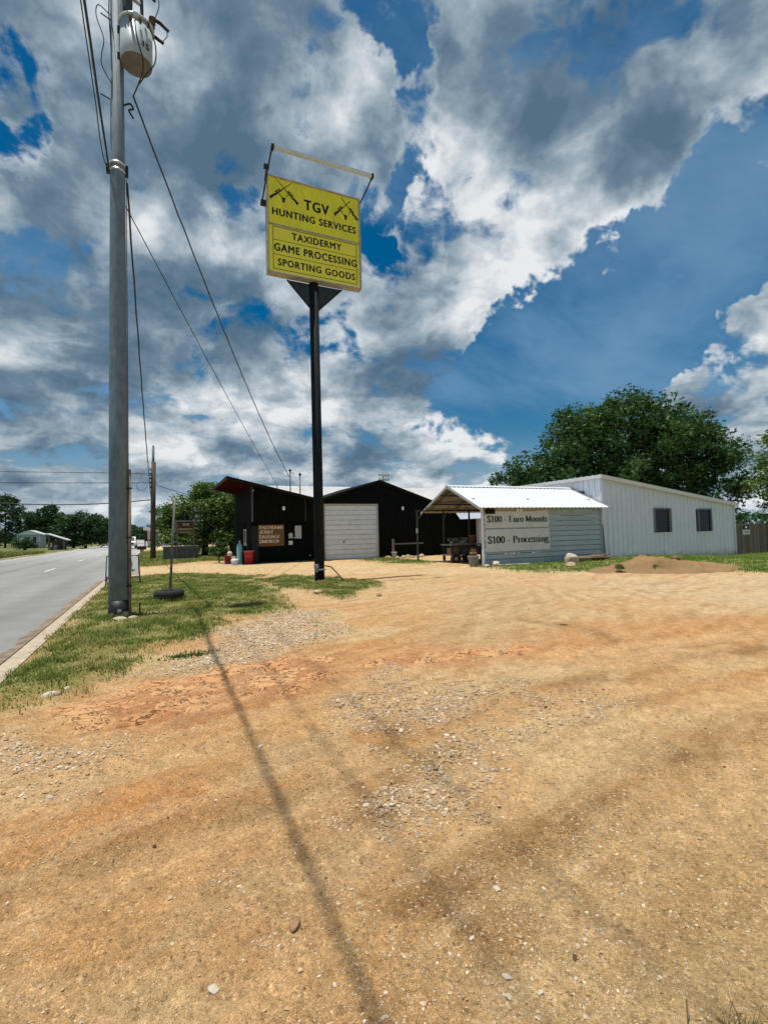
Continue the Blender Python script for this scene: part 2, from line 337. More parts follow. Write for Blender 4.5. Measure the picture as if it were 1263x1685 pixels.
def zones(x, y):
    z = {}; n1 = fbm(x*.9, y*.9, 4, 3)-.5; n2 = fbm(x*4, y*4, 4, 9)-.5; n3 = fbm(x*14, y*14, 3, 21)-.5
    wob = n1*.9 + n2*.5 + n3*.14
    def m(poly, soft=.25, k=1.): return sstep(psdf(x, y, poly)+wob*k, -soft, soft)
    z['grass'] = np.maximum.reduce([m(VERGE, .5, 1.2)*(x > -1.66), m(SIGN_GRASS, .3, 1.1)*.9, m(STRIP, .35, .7), m(CP_GRASS, .4, 1.)*.8, m(CP_FRONT, .4, 1.2)*.85, m(LAWN, .4, .9)])
    far = sstep(np.hypot(x, y), 60, 75) * (np.abs(x+7) > 7)
    side = ((x < -12.6) | (x > 33) | (y > 36) & (x > 5)).astype(float)
    z['grass'] = np.maximum(z['grass'], np.maximum(far, side)*.95)
    behind_lot = sstep(y, 66, 70)*(x > -2)*(x < 14)*(y < 140)
    z['grass'] *= 1-behind_lot
    for k, ps in GRAVEL.items(): z[k] = np.maximum.reduce([m(p, .45 if k in ('pale', 'grey') else .3 if k == 'streak' else .8, 1.5 if k != 'streak' else .7) for p in ps])
    z['red'] = np.maximum.reduce([m(p, .4, 1.2) for p in RED]); z['orange'] = np.maximum.reduce([m(p, .5, 1.) for p in ORANGE])
    z['track'] = m(GREYTRACK, .8, 1.); z['drive'] = np.maximum(m(DRIVE, .3, .5), behind_lot)
    z['damp'] = np.maximum.reduce([np.exp(-(ldist(x+n2*.35, y+n2*.35, p)/.17)**2) for p in DAMP])*np.clip(.9+n1*2.0, 0, 1.2)
    z['rut'] = np.maximum.reduce([np.exp(-(ldist(x+n2*.12, y+n2*.12, p)/.13)**2) for p in RUTS])
    tr_ = 0; band = np.zeros_like(x)
    wobx, woby = (fbm(x*.7, y*.7, 2, 401)-.5)*.25, (fbm(x*.7, y*.7, 2, 403)-.5)*.25
    for i, p in enumerate(TRACKS):
        d = ldist(x+wobx, y+woby, p)+n2*.05; brk = sstep(fbm(x*.8+i*7, y*.8, 3, 405), .42, .62) if i < 3 or i == 7 else .25+.75*sstep(fbm(x*.35+i*7, y*.35, 3, 405), .36, .58)
        if i < 3 or i == 7: band = np.maximum(band, np.exp(-(d/.26)**2)*(.45+.55*sstep(fbm(x*.6+i*3, y*.6, 3, 409), .36, .56)))
        tr_ = tr_ + np.cos(d*2*np.pi/((.15+.03*(i % 3)) if i < 3 or i == 7 else .42))*np.exp(-(d/((.18+.05*(i % 4)) if i < 3 or i == 7 else .62))**2)*brk*(.55 if 3 <= i <= 6 or i == 8 else .8)
    z['tread'] = np.clip(tr_, -1, 1); z['band'] = band
    z['n1'] = n1; z['n2'] = n2; z['n3'] = n3
    return z
def gheight(x, y, z=None):
    if z is None: z = zones(x, y)
    r = np.hypot(x, y); near = 1-sstep(r, 25, 60)
    h = (fbm(x*.5, y*.5, 3, 31)-.5)*.09*near
    h += (z['n2']*.03 + z['n3']*.022 + (fbm(x*45, y*45, 2, 41)-.5)*.008)*near*(1-z['drive']*.4)
    h += z['grass']*near*(.03+.05*(fbm(x*2.3, y*2.3, 3, 51)-.4))
    u = (x*.93+y*.36); v = (-x*.36+y*.93)
    ridge = np.abs(fbm(u*1.5, v*4.2, 3, 71)-.5)*2
    h += z['red']*(.03-.07*np.clip(ridge-.05, 0, .5) + .03*(fbm(u*5, v*12, 3, 77)-.5))
    h -= z['rut']*.022*near; h -= (z['tread']*.010+z['band']*.016)*near*(1-z['grass'])*(1-z['red']*.6)
    h += (z['grey']+z['pale'])*.012*near
    h -= .30*sstep(x, 22, 31)*(1-sstep(x, 40, 60))
    h = h*sstep(y, -6, -3) + 0
    pole = np.exp(-((x+.7)**2+(y-11.4)**2)/.3); h -= h*pole*.7
    # the road bed and the drive's ramp down to it
    inroad = (1-sstep(np.abs(x+7.2), 5.35, 5.5))
    ramp_ = sstep(y, 23.2, 24.2)*(1-sstep(y, 28.8, 29.8))
    h = h*(1-ramp_*(1-sstep(x, -1, 1))) - .125*ramp_*(1-sstep(x, -2.0, -.6))
    h = h*(1-sstep(-x, 1.2, 1.7)*(x > -12.6)) - .06*sstep(-x, 1.62, 1.7)*(x > -2)*(ramp_ < .5)
    h = np.where(inroad > 0, h*(1-inroad)-.40*inroad, h)
    # foundations stay flat
    for (a, b, c, d) in ((4.4, 17, 27.9, 36), (12.6, 20.4, 17.6, 23)):
        ins = sstep(np.minimum(np.minimum(x-a, b-x), np.minimum(y-c, d-y)), -.4, .1); h = h*(1-ins)
    return h
def gz(x, y): return float(gheight(np.array([float(x)]), np.array([float(y)]))[0])

# ------------------------------------------------------------------ ground sheet
def ground():
    ang = np.concatenate([np.linspace(-60, 88, 620)+0, np.linspace(88, 300, 60)[1:-1]])        # degrees from +Y, dense where the lot lies
    rad = np.concatenate([[.02, .3, .6], np.geomspace(.9, 36, 440), np.geomspace(36, 4000, 46)[1:]])
    A, Rr = np.meshgrid(np.radians(ang), rad, indexing='ij')
    x = (np.sin(A)*Rr).ravel(); y = (np.cos(A)*Rr).ravel()
    z = zones(x, y); h = gheight(x, y, z)
    col = soil_colour(x, y, z)
    na_, nr = len(ang), len(rad); idx = np.arange(na_*nr).reshape(na_, nr)
    nx = np.roll(idx, -1, axis=0)
    q = np.stack([idx[:, :-1], idx[:, 1:], nx[:, 1:], nx[:, :-1]], -1).reshape(-1, 4)[:, ::-1]
    me = mesh_np('ground', np.stack([x, y, h], 1), q.ravel(), np.full(len(q), 4), col, True)
    return struct(link('ground', me, soil_mat('soil')))
def soil_mat(name):
    m = vcol_mat(name, .95, [(230, .55, 1.38), (48, .76, 1.2), (9, .9, 1.1)], 0)
    nd = m.node_tree.nodes; ln = m.node_tree.links; b = nd['Principled BSDF']; src = b.inputs['Base Color'].links[0].from_socket
    t = nd.new('ShaderNodeTexCoord'); hs_ = []
    for sc_, lo, hi, wgt in ((58, .72, 1.42, 1.0), (135, .74, 1.34, .55), (300, .78, 1.28, .3)):
        v = nd.new('ShaderNodeTexVoronoi'); v.inputs['Scale'].default_value = sc_; ln.new(t.outputs['Object'], v.inputs['Vector'])
        w = nd.new('ShaderNodeSeparateColor'); ln.new(v.outputs['Color'], w.inputs[0])
        # only some cells are stones
        st = nd.new('ShaderNodeMapRange'); st.inputs[1].default_value = .62; st.inputs[2].default_value = .72; ln.new(w.outputs[0], st.inputs[0])
        r = nd.new('ShaderNodeMapRange'); r.inputs[3].default_value = lo; r.inputs[4].default_value = hi; ln.new(w.outputs[1], r.inputs[0])
        mx = nd.new('ShaderNodeMix'); mx.inputs[2].default_value = 1.0; ln.new(st.outputs[0], mx.inputs[0]); ln.new(r.outputs[0], mx.inputs[3])
        vv = nd.new('ShaderNodeVectorMath'); vv.operation = 'SCALE'; ln.new(src, vv.inputs[0]); ln.new(mx.outputs[0], vv.inputs['Scale']); src = vv.outputs[0]
        d = nd.new('ShaderNodeMapRange'); d.inputs[1].default_value = .0; d.inputs[2].default_value = .55; d.inputs[3].default_value = wgt; d.inputs[4].default_value = 0; ln.new(v.outputs['Distance'], d.inputs[0])
        k = nd.new('ShaderNodeMath'); k.operation = 'MULTIPLY'; ln.new(d.outputs[0], k.inputs[0]); ln.new(st.outputs[0], k.inputs[1]); hs_.append(k.outputs[0])
    n2 = nd.new('ShaderNodeTexNoise'); n2.inputs['Scale'].default_value = 120; n2.inputs['Detail'].default_value = 6; n2.inputs['Roughness'].default_value = .72; ln.new(t.outputs['Object'], n2.inputs['Vector'])
    tot = n2.outputs[0]
    for h in hs_:
        ad = nd.new('ShaderNodeMath'); ad.operation = 'ADD'; ln.new(tot, ad.inputs[0]); ln.new(h, ad.inputs[1]); tot = ad.outputs[0]
    bp = nd.new('ShaderNodeBump'); bp.inputs['Strength'].default_value = 1.0; bp.inputs['Distance'].default_value = .011
    ln.new(tot, bp.inputs['Height']); ln.new(bp.outputs[0], b.inputs['Normal']); ln.new(src, b.inputs['Base Color'])
    return m
def soil_colour(x, y, z):
    n1, n2, n3 = z['n1'], z['n2'], z['n3']
    one = np.ones(x.shape+(1,))
    def mix(a, b, f): f = np.clip(f, 0, 1)[..., None]; return a*(1-f) + np.array(b)*f
    c = one*np.array((.475, .275, .115))
    c = mix(c, (.43, .215, .072), np.clip(.5+n1*2.0+n2*.9, 0, 1)*.75)
    c = mix(c, (.52, .37, .19), sstep(fbm(x*.7+9, y*1.1, 4, 91), .50, .66)*.8)
    c = mix(c, (.49, .345, .185), sstep(np.hypot(x, y), 7, 13)*.8*np.clip(.8+n1*1.5, 0, 1))
    c = mix(c, (.47, .225, .080), z['orange']*.75)
    c = mix(c, (.43, .205, .095), z['red']*.8)
    c = mix(c, (.35, .135, .058), z['red']*sstep(fbm(x*3.1, y*6.2, 4, 33), .52, .7)*.6)
    c = mix(c, (.40, .30, .165), z['track']*.6)
    c = mix(c, (.52, .385, .21), z['drive']*.75)
    c = mix(c, (.40, .29, .165), z['grey']*.6); c = mix(c, (.46, .355, .225), z['pale']*.55)
    c = mix(c, (.375, .255, .115), z['tan']*.8); c = mix(c, (.50, .38, .235), z['far']*.6); c = mix(c, (.40, .29, .15), z['streak']*.6)
    c = mix(c, (.235, .125, .045), z['damp']*.85*np.clip(.8+z['n2']*2.2+n3*2, 0, 1.2))
    strk = fbm((x*.94+y*.34)*1.3, (-x*.34+y*.94)*9, 4, 95); c = mix(c, (.30, .17, .065), sstep(strk, .54, .68)*.4*(1-z['grass'])); c = mix(c, (.54, .38, .20), sstep(1-strk, .56, .70)*.35*(1-z['grass']))
    c = mix(c, (.55, .385, .205), np.clip(z['tread'], 0, 1)*.55*(1-z['grass'])); c = mix(c, (.33, .195, .08), np.clip(-z['tread'], 0, 1)*.55*(1-z['grass'])); c = mix(c, (.545, .35, .165), z['band']*.6*(1-z['grass'])*(1-z['damp']*.6))
    c = mix(c, (.47, .33, .17), z['rut']*.3)
    c = mix(c, (.17, .185, .055), z['grass']*.8)
    c = 1.07*c*(1+n3[..., None]*.5+(fbm(x*40, y*40, 2, 97)-.5)[..., None]*.25)
    fargreen = sstep(np.hypot(x, y), 30, 60)*z['grass']
    c = mix(c, (.10, .125, .035), fargreen*.9)
    return np.clip(c*np.array((1.0, .985, .98)), .01, .9)
GROUND = ground()

# road, kerbs, markings
def asphalt():
    m = mat('asphalt', (.17, .165, .155), (.115, .113, .11), .88, 0, 1.4, (.3, .7), .5, 220)
    return m
xs = np.linspace(-12.42, -2.02, 27); ys = np.concatenate([np.linspace(-80, 60, 90), np.geomspace(62, 1500, 40)])
X, Y = np.meshgrid(xs, ys, indexing='ij')
crown = .10*(1-((X+7.2)/5.2)**2); Zr = -.135+crown+(fbm(X*.6, Y*.2, 3, 5)-.5)*.02
idx = np.arange(X.size).reshape(X.shape); q = np.stack([idx[:-1, :-1], idx[1:, :-1], idx[1:, 1:], idx[:-1, 1:]], -1).reshape(-1, 4)
wheel = np.exp(-((X+3.1)/.35)**2)+np.exp(-((X+4.6)/.35)**2)+np.exp(-((X+9.4)/.4)**2)+np.exp(-((X+11.)/.4)**2)
seam = np.exp(-((X+7.2)/.12)**2)+np.exp(-((X+5.6)/.22)**2)*.0
tone = .25+(fbm(X*.5, Y*.07, 4, 8)-.5)*.10 - .035*wheel - .05*seam
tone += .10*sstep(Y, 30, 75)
cc = np.stack([tone*1.02, tone, tone*.95], -1).reshape(-1, 3)
me = mesh_np('road', np.stack([X, Y, Zr], -1).reshape(-1, 3), q.ravel(), np.full(len(q), 4), cc, True)
ROAD = struct(link('road', me, vcol_mat('asphalt_v', .88, [(160, .72, 1.25), (1.2, .88, 1.1)], .5, 240)))
paint = mat('road_paint', (.78, .78, .74), (.45, .44, .42), .7, 0, 22, (.4, .75))
def zroad(x): return -.135+.10*(1-((x+7.2)/5.2)**2)
for k, y0 in enumerate(np.arange(6.4, 200, 12.2)):
    mb = MB(); zz_ = zroad(-5.3)+.018
    mb.add([(-5.36, y0, zz_), (-5.24, y0, zz_), (-5.24, y0+3, zz_), (-5.36, y0+3, zz_)], [(0, 1, 2, 3)])
    mb.build('lane_dash', paint, ROAD)
kc = mat('kerb_concrete', (.50, .42, .31), (.38, .30, .21), .9, 0, 3.5, (.35, .68), .7, 90)
kerb = None
def kerb_prof(side):
    s = 1 if side > 0 else -1
    return [(0, -.30), (0, -.128), (.30*s, -.115), (.345*s, .0), (.375*s, .018), (.50*s, .018), (.50*s, -.30)]
def make_kerbs(name, x0, s, spans, label):
    root = bpy.data.objects.new(name, None); C.objects.link(root); root.location = (x0, 20, 0); ROOT[root.name] = (x0, 20, 0); root['kind'] = 'structure'
    for a, b in spans:
        y = a
        while y < b-.01:
            L = 3.0 if y < 60 else 40
            e = min(y+L, b); mb = MB(); mb.prism([(x0+u, v) for u, v in kerb_prof(s)], 'y', y+.008, e-.008); mb.build('kerb_segment', kc, root); y = e
make_kerbs('kerb', -2.10, 1, [(-6, 23.4), (29.6, 60), (60, 180)], '')
make_kerbs('far_kerb', -12.34, -1, [(6, 60), (60, 66), (96, 180)], '')
# grit washed into the gutter is part of the ground: a low ragged ribbon
ribbon = MB(); n = 160
yy = np.linspace(-2, 23.3, n)
w = .02+.14*np.clip(fbm(yy*.9, yy*0+3, 4, 2)*1.6-.35, 0, 1)
vs = []; fs = []
for i, y_ in enumerate(yy):
    vs += [(-2.12-w[i]*.9, y_, zroad(-2.1)+.004), (-1.99, y_, -.108)]
    if i: fs.append((2*i-2, 2*i, 2*i+1, 2*i-1))
ribbon.add(vs, fs); g_ = ribbon.build('gutter_grit', mat('gutter_grit', (.30, .235, .16), (.16, .125, .09), .95, 0, 5, (.4, .62), .8, 120)); struct(g_)

# ------------------------------------------------------------------ materials of things
galv = mat('galvanised_steel', (.165, .225, .265), (.105, .148, .178), .7, .0, 7, (.35, .68), .12, 60, stretch=(1, 1, .45), spec=.3)
black_metal = mat('black_metal', (.018, .02, .022), (.035, .03, .028), .5, .2, 12)
dark_paint = mat('dark_green_paint', (.0035, .005, .005), (.006, .0075, .007), .8, 0, 5, bump=.2, bscale=30, stretch=(1, 1, .2), spec=.06)
wire_m = mat('black_cable', (.02, .02, .022), (.03, .03, .03), .6)
porcelain = mat('porcelain', (.05, .03, .025), (.08, .05, .04), .25)
white_paint = mat('white_paint', (.72, .74, .72), (.60, .62, .60), .5, 0, 5)
weathered = mat('weathered_wood', (.23, .19, .14), (.12, .10, .075), .9, 0, 6, (.35, .65), .6, 30, stretch=(6, 6, .7))
pole_wood = mat('creosote_wood', (.06, .045, .035), (.11, .085, .065), .9, 0, 5, bump=.5, bscale=25, stretch=(5, 5, .4))
concrete = mat('concrete', (.42, .38, .32), (.30, .27, .23), .9, 0, 4, bump=.4)
rubber = mat('tyre_rubber', (.012, .012, .012), (.03, .028, .026), .85, 0, 20, bump=.3)
rust = mat('rusty_steel', (.22, .13, .085), (.14, .08, .05), .8, .2, 14)
glass_d = mat('dark_glass', (.005, .006, .006), (.010, .012, .011), .18, 0, 3, spec=.3)
black_print = mat('black_print', (.012, .012, .012), (.02, .02, .02), .6)
white_metal = mat('white_steel_sheet', (.75, .785, .845), (.68, .715, .775), .42, 0, 1.6, (.35, .7), spec=.45)
grey_metal = mat('pale_grey_steel_sheet', (.385, .47, .49), (.33, .41, .43), .45, 0, 1.3, (.35, .7), spec=.4)
roof_white = mat('white_roof_sheet', (.66, .68, .70), (.56, .58, .60), .4, .0, 2.2, (.4, .8), spec=.5)
trim_grey = mat('grey_trim', (.40, .42, .42), (.33, .35, .35), .5)
lamp_glass = mat('lamp_glass', (.85, .85, .82), (.75, .75, .72), .2)

def grime(m, col, top, streak=.25):
    nd = m.node_tree.nodes; ln = m.node_tree.links; b = nd['Principled BSDF']; src = b.inputs['Base Color'].links[0].from_socket
    t = nd.new('ShaderNodeTexCoord'); sp = nd.new('ShaderNodeSeparateXYZ'); ln.new(t.outputs['Object'], sp.inputs[0])
    n = nd.new('ShaderNodeTexNoise'); n.inputs['Scale'].default_value = 3.0; n.inputs['Detail'].default_value = 7; n.inputs['Roughness'].default_value = .7; ln.new(t.outputs['Object'], n.inputs['Vector'])
    a = nd.new('ShaderNodeMath'); a.operation = 'MULTIPLY_ADD'; ln.new(n.outputs[0], a.inputs[0]); a.inputs[1].default_value = -1.4; ln.new(sp.outputs[2], a.inputs[2])
    r = nd.new('ShaderNodeMapRange'); r.inputs[1].default_value = top-.7; r.inputs[2].default_value = top-1.15; r.inputs[3].default_value = 0; r.inputs[4].default_value = .7; ln.new(a.outputs[0], r.inputs[0])
    mp = nd.new('ShaderNodeMapping'); mp.inputs['Scale'].default_value = (7, 7, .25); ln.new(t.outputs['Object'], mp.inputs[0])
    n2 = nd.new('ShaderNodeTexNoise'); n2.inputs['Scale'].default_value = 1.6; n2.inputs['Detail'].default_value = 5; ln.new(mp.outputs[0], n2.inputs['Vector'])
    r2 = nd.new('ShaderNodeMapRange'); r2.inputs[1].default_value = .58; r2.inputs[2].default_value = .78; r2.inputs[3].default_value = 0; r2.inputs[4].default_value = streak; ln.new(n2.outputs[0], r2.inputs[0])
    mxm = nd.new('ShaderNodeMath'); mxm.operation = 'MAXIMUM'; ln.new(r.outputs[0], mxm.inputs[0]); ln.new(r2.outputs[0], mxm.inputs[1])
    mx = nd.new('ShaderNodeMix'); mx.data_type = 'RGBA'; ln.new(mxm.outputs[0], mx.inputs[0]); ln.new(src, mx.inputs[6]); mx.inputs[7].default_value = (*col, 1); ln.new(mx.outputs[2], b.inputs['Base Color'])
grime(white_metal, (.36, .28, .19), .2, .14); grime(grey_metal, (.30, .24, .16), .25, .25)
# ------------------------------------------------------------------ lettering
def fit_mesh(me, x0, x1, z0, z1, Yf, keep=False):
    co = np.empty(len(me.vertices)*3, np.float32); me.vertices.foreach_get('co', co); co = co.reshape(-1, 3)
    a, b = co[:, 0].min(), co[:, 0].max(); c, d = co[:, 1].min(), co[:, 1].max()
    out = np.stack([x0+(co[:, 0]-a)/(b-a)*(x1-x0), Yf-np.abs(co[:, 2]), z0+(co[:, 1]-c)/(d-c)*(z1-z0)], 1)
    return out
def text_part(s, x0, x1, z0, z1, Yf, material, parent, bold=.0, space=1.12, name='lettering'):
    """a line of block lettering, one mesh for each word"""
    cu = bpy.data.curves.new('t', 'FONT'); cu.body = s; cu.size = 1; cu.space_character = space; cu.resolution_u = 3
    t = bpy.data.objects.new('t', cu); C.objects.link(t)
    dg = bpy.context.evaluated_depsgraph_get(); me = bpy.data.meshes.new_from_object(t.evaluated_get(dg))
    out = fit_mesh(me, x0, x1, z0, z1, Yf) - np.array(ROOT[parent.name]); F = [tuple(p.vertices) for p in me.polygons]
    bpy.data.objects.remove(t); bpy.data.curves.remove(cu); bpy.data.meshes.remove(me)
    fx = np.array([out[list(f), 0].mean() for f in F]); ext = [(out[list(f), 0].min(), out[list(f), 0].max()) for f in F]
    order = sorted(range(len(F)), key=lambda i: ext[i][0]); gaps = []; reach = ext[order[0]][1]
    for i in order:
        if ext[i][0] > reach: gaps.append((ext[i][0]-reach, (ext[i][0]+reach)/2))
        reach = max(reach, ext[i][1])
    cuts = sorted(c for g, c in sorted(gaps, reverse=True)[:len(s.split())-1]); res = None
    th = bold*(z1-z0)
    for w in range(len(cuts)+1):
        lo = cuts[w-1] if w else -1e9; hi = cuts[w] if w < len(cuts) else 1e9
        sel = [f for f, c in zip(F, fx) if lo < c < hi]; used = sorted({i for f in sel for i in f}); mp = {i: k for k, i in enumerate(used)}
        V, G = [], []
        for j, (dx, dz_) in enumerate(((0, 0), (th, 0), (-th, 0), (0, th*.7), (0, -th*.7)) if bold else ((0, 0),)):
            o_ = len(V); V += [(out[i, 0]+dx, out[i, 1]-.002-.0004*j, out[i, 2]+dz_) for i in used]; G += [tuple(mp[i]+o_ for i in f) for f in sel]
        m2 = bpy.data.meshes.new(name); m2.from_pydata(V, [], G); m2.update(); res = link(name, m2, material, parent)
    return res

def arc(cx, cy, rx, ry, a0, a1, n=12): return [(cx+rx*math.cos(R_(a0+(a1-a0)*i/n)), cy+ry*math.sin(R_(a0+(a1-a0)*i/n))) for i in range(n+1)]
def crv(pts, n=5):
    out = []; P = [pts[0]]+pts+[pts[-1]]
    for i in range(1, len(P)-2):
        for k in range(n):
            t = k/n; p0, p1, p2, p3 = P[i-1], P[i], P[i+1], P[i+2]
            out.append(tuple(.5*((2*p1[j])+(-p0[j]+p2[j])*t+(2*p0[j]-5*p1[j]+4*p2[j]-p3[j])*t*t+(-p0[j]+3*p1[j]-3*p2[j]+p3[j])*t**3) for j in (0, 1)))
    return out+[pts[-1]]
Ssh = crv([(.43, .78), (.37, .95), (.24, .98), (.10, .88), (.11, .68), (.25, .54), (.40, .40), (.44, .2), (.34, .04), (.21, .02), (.09, .10), (.05, .26)])
xh = .66
def lows(p): return [(x*.82, y*xh) for x, y in p]
def sf(x, y, w=.30): return ('r', x-w/2, x+w/2, y-.025, y+.025)
GL = {  # strokes: polylines (broad-nib), ('r',..) bars
 '$': (.5, [Ssh, ('r', .225, .275, -.10, 1.10)]), 'S': (.52, [Ssh]),
 '1': (.5, [[(.27, 0), (.27, .98)], [(.10, .82), (.27, .97)], sf(.27, .02, .36)]), '0': (.52, [arc(.26, .5, .18, .46, 0, 360, 24)]),
 '-': (.4, [('r', .06, .34, .30, .40)]), ' ': (.28, []),
 'E': (.64, [[(.16, 0), (.16, 1)], ('r', .05, .56, .93, 1), ('r', .16, .44, .48, .54), ('r', .05, .58, 0, .07), ('r', .53, .58, 0, .24), ('r', .51, .56, .78, 1), ('r', .40, .44, .40, .62)]),
 'u': (.54, [[(.14, xh), (.14, .18)]+arc(.26, .16, .12, .14, 180, 320, 6), [(.42, xh), (.42, 0)], ('r', .03, .14, xh-.05, xh), ('r', .32, .42, xh-.05, xh), ('r', .42, .53, 0, .05)]),
 'r': (.42, [[(.15, 0), (.15, xh)], arc(.30, .44, .15, .18, 180, 60, 6), ('r', .03, .15, xh-.05, xh), sf(.15, .02, .28)]),
 'o': (.5, [arc(.25, xh/2, .18, xh/2-.02, 0, 360, 20)]),
 'n': (.56, [[(.15, 0), (.15, xh)], arc(.29, .46, .14, .17, 170, 0, 8)+[(.43, 0)], ('r', .03, .15, xh-.05, xh), sf(.15, .02, .26), sf(.43, .02, .26)]),
 't': (.34, [[(.16, .86), (.16, .14)]+arc(.25, .13, .09, .11, 180, 320, 6), ('r', .03, .32, xh-.05, xh)]),
 's': (.42, [lows(Ssh)]), 'c': (.44, [arc(.25, xh/2, .18, xh/2-.02, 50, 320, 16)]),
 'e': (.46, [arc(.25, xh/2, .18, xh/2-.02, 20, 325, 16), ('r', .10, .41, .36, .41)]),
 'i': (.30, [[(.15, 0), (.15, xh)], ('r', .08, .22, .82, .96), ('r', .03, .15, xh-.05, xh), sf(.15, .02, .28)]),
 'g': (.5, [arc(.23, .45, .14, .19, 0, 360, 16), crv([(.16, .28), (.10, .18), (.2, .12), (.38, .10), (.46, -.02), (.38, -.18), (.2, -.22), (.06, -.12), (.14, .04)]), ('r', .33, .48, .57, .63)]),
 'M': (.92, [[(.17, 0), (.17, 1)], [(.17, .98), (.46, .08)], [(.46, .08), (.75, .98)], [(.75, 0), (.75, 1)], sf(.17, .02), sf(.75, .02), ('r', .04, .2, .95, 1), ('r', .72, .88, .95, 1)]),
 'P': (.6, [[(.17, 0), (.17, 1)], [(.17, .97)]+arc(.32, .74, .20, .23, 90, -90, 10)+[(.17, .51)], sf(.17, .02), ('r', .04, .2, .95, 1)]),
 'R': (.68, [[(.17, 0), (.17, 1)], [(.17, .97)]+arc(.32, .74, .20, .23, 90, -90, 10)+[(.17, .51)], [(.30, .5), (.58, .0)], sf(.17, .02), sf(.60, .02, .18), ('r', .04, .2, .95, 1)]),
 'A': (.72, [[(.12, 0), (.36, 1)], [(.36, 1), (.60, 0)], ('r', .2, .52, .30, .36), sf(.12, .02, .24), sf(.60, .02, .26)]),
 'T': (.64, [[(.32, 0), (.32, 1)], ('r', .06, .58, .92, 1), ('r', .05, .10, .74, 1), ('r', .54, .59, .74, 1), sf(.32, .02)]),
 'I': (.36, [[(.18, 0), (.18, 1)], sf(.18, .02), sf(.18, .975)]), 'J': (.46, [[(.28, 1), (.28, .2)]+arc(.16, .18, .12, .16, 0, -160, 8), sf(.28, .975)]),
 'K': (.70, [[(.17, 0), (.17, 1)], [(.20, .46), (.55, .98)], [(.30, .58), (.60, 0)], sf(.17, .02), sf(.17, .975), sf(.56, .975, .22), sf(.60, .02, .24)]),
 'Y': (.68, [[(.10, 1), (.34, .48)], [(.58, 1), (.34, .48)], [(.34, .5), (.34, 0)], sf(.34, .02), sf(.12, .975, .24), sf(.57, .975, .22)]),
 'U': (.70, [[(.16, 1), (.16, .3)]+arc(.35, .28, .19, .26, 180, 360, 10)+[(.54, 1)], sf(.16, .975), sf(.54, .975, .24)]),
 'G': (.68, [arc(.36, .5, .26, .47, 50, 330, 18), [(.56, .05), (.56, .42)], sf(.55, .42, .24)]),
 'V': (.68, [[(.10, 1), (.34, 0)], [(.34, 0), (.58, 1)], sf(.12, .975, .24), sf(.57, .975, .22)]),
 'O': (.70, [arc(.35, .5, .26, .46, 0, 360, 24)]), 'D': (.70, [[(.17, 0), (.17, 1)], [(.17, .97)]+arc(.30, .5, .30, .46, 90, -90, 14)+[(.17, .03)], ('r', .04, .2, .95, 1), ('r', .04, .2, 0, .05)]),
}
def serif_part(s, x0, x1, z0, z1, Yf, material, parent, thick=.14, thin=.055, name='lettering'):
    """z0 is the baseline and z1 the cap line; x0..x1 the width of the whole line"""
    tot = sum(GL[c][0] for c in s); sx = (x1-x0)/tot; szz = z1-z0; pen = 0; mb = MB()
    lay = 0
    for c in s:
        w, strokes = GL[c]
        for st in strokes:
            lay = (lay+1) % 7; yf = Yf-.002-.0006*lay
            if st and st[0] == 'r':
                _, a, b, e, g = st; P = [(a, e), (b, e), (b, g), (a, g)]
                mb.add([(x0+(pen+u)*sx, yf, z0+v*szz) for u, v in P], [(0, 1, 2, 3)]); continue
            vs = []; n = len(st)
            for i, (u, v) in enumerate(st):
                a = st[max(i-1, 0)]; b = st[min(i+1, n-1)]
                if n > 10 and st[0] == st[-1] or (n > 10 and abs(st[0][0]-st[-1][0])+abs(st[0][1]-st[-1][1]) < 1e-6):
                    a = st[i-1] if i else st[-2]; b = st[i+1] if i < n-1 else st[1]
                dx, dy = b[0]-a[0], b[1]-a[1]; L = math.hypot(dx, dy) or 1
                wd = (thin+(thick-thin)*abs(dy/L))/2; nx_, ny_ = -dy/L*wd, dx/L*wd
                vs += [(u+nx_, v+ny_), (u-nx_, v-ny_)]
            mb.add([(x0+(pen+u)*sx, yf, z0+v*szz) for u, v in vs], [(2*i, 2*i+1, 2*i+3, 2*i+2) for i in range(n-1)])
        pen += w
    return mb.build(name, material, parent)

def smooth3(pts, n=6):
    P = [Vector(pts[0])]+[Vector(p) for p in pts]+[Vector(pts[-1])]; out = []
    for i in range(1, len(P)-2):
        for k in range(n):
            t = k/n; out.append(.5*(2*P[i]+(P[i+1]-P[i-1])*t+(2*P[i-1]-5*P[i]+4*P[i+1]-P[i+2])*t*t+(3*P[i]-P[i-1]-3*P[i+1]+P[i+2])*t**3))
    return [tuple(p) for p in out]+[tuple(P[-1])]

# ------------------------------------------------------------------ pole sign with the yellow cabinet
sg = thing('pole_sign', (4.88, 15.95, 0), 'tall dark pole carrying a yellow TGV Hunting Services cabinet sign', 'sign')
MB().tube([(4.88, 15.95, -.3), (4.88, 15.95, 4), (4.86, 15.95, 10.3)], [.165, .162, .158], 20).build('pole', mat('pole_dark_paint', (.010, .014, .017), (.03, .03, .03), .75, 0, 3, (.5, .8), .25, 25, stretch=(3, 3, .6), spec=.12), sg, True)
MB().prism([(3.95, 10.0), (5.85, 10.0), (4.9, 9.05)], 'y', 15.93, 15.97).build('gusset_plate', mat('gusset', (.015, .03, .036), (.03, .045, .05), .5), sg)
for a, b in (((3.95, 10.0), (4.78, 9.12)), ((5.85, 10.0), (4.98, 9.12))):
    MB().tube([(a[0], 15.93, a[1]), (b[0], 15.93, b[1])], .03, 6).build('gusset_edge', black_metal, sg)
X0, X1, Z0, Z1, YF = 3.27, 6.51, 10.04, 13.27, 15.70
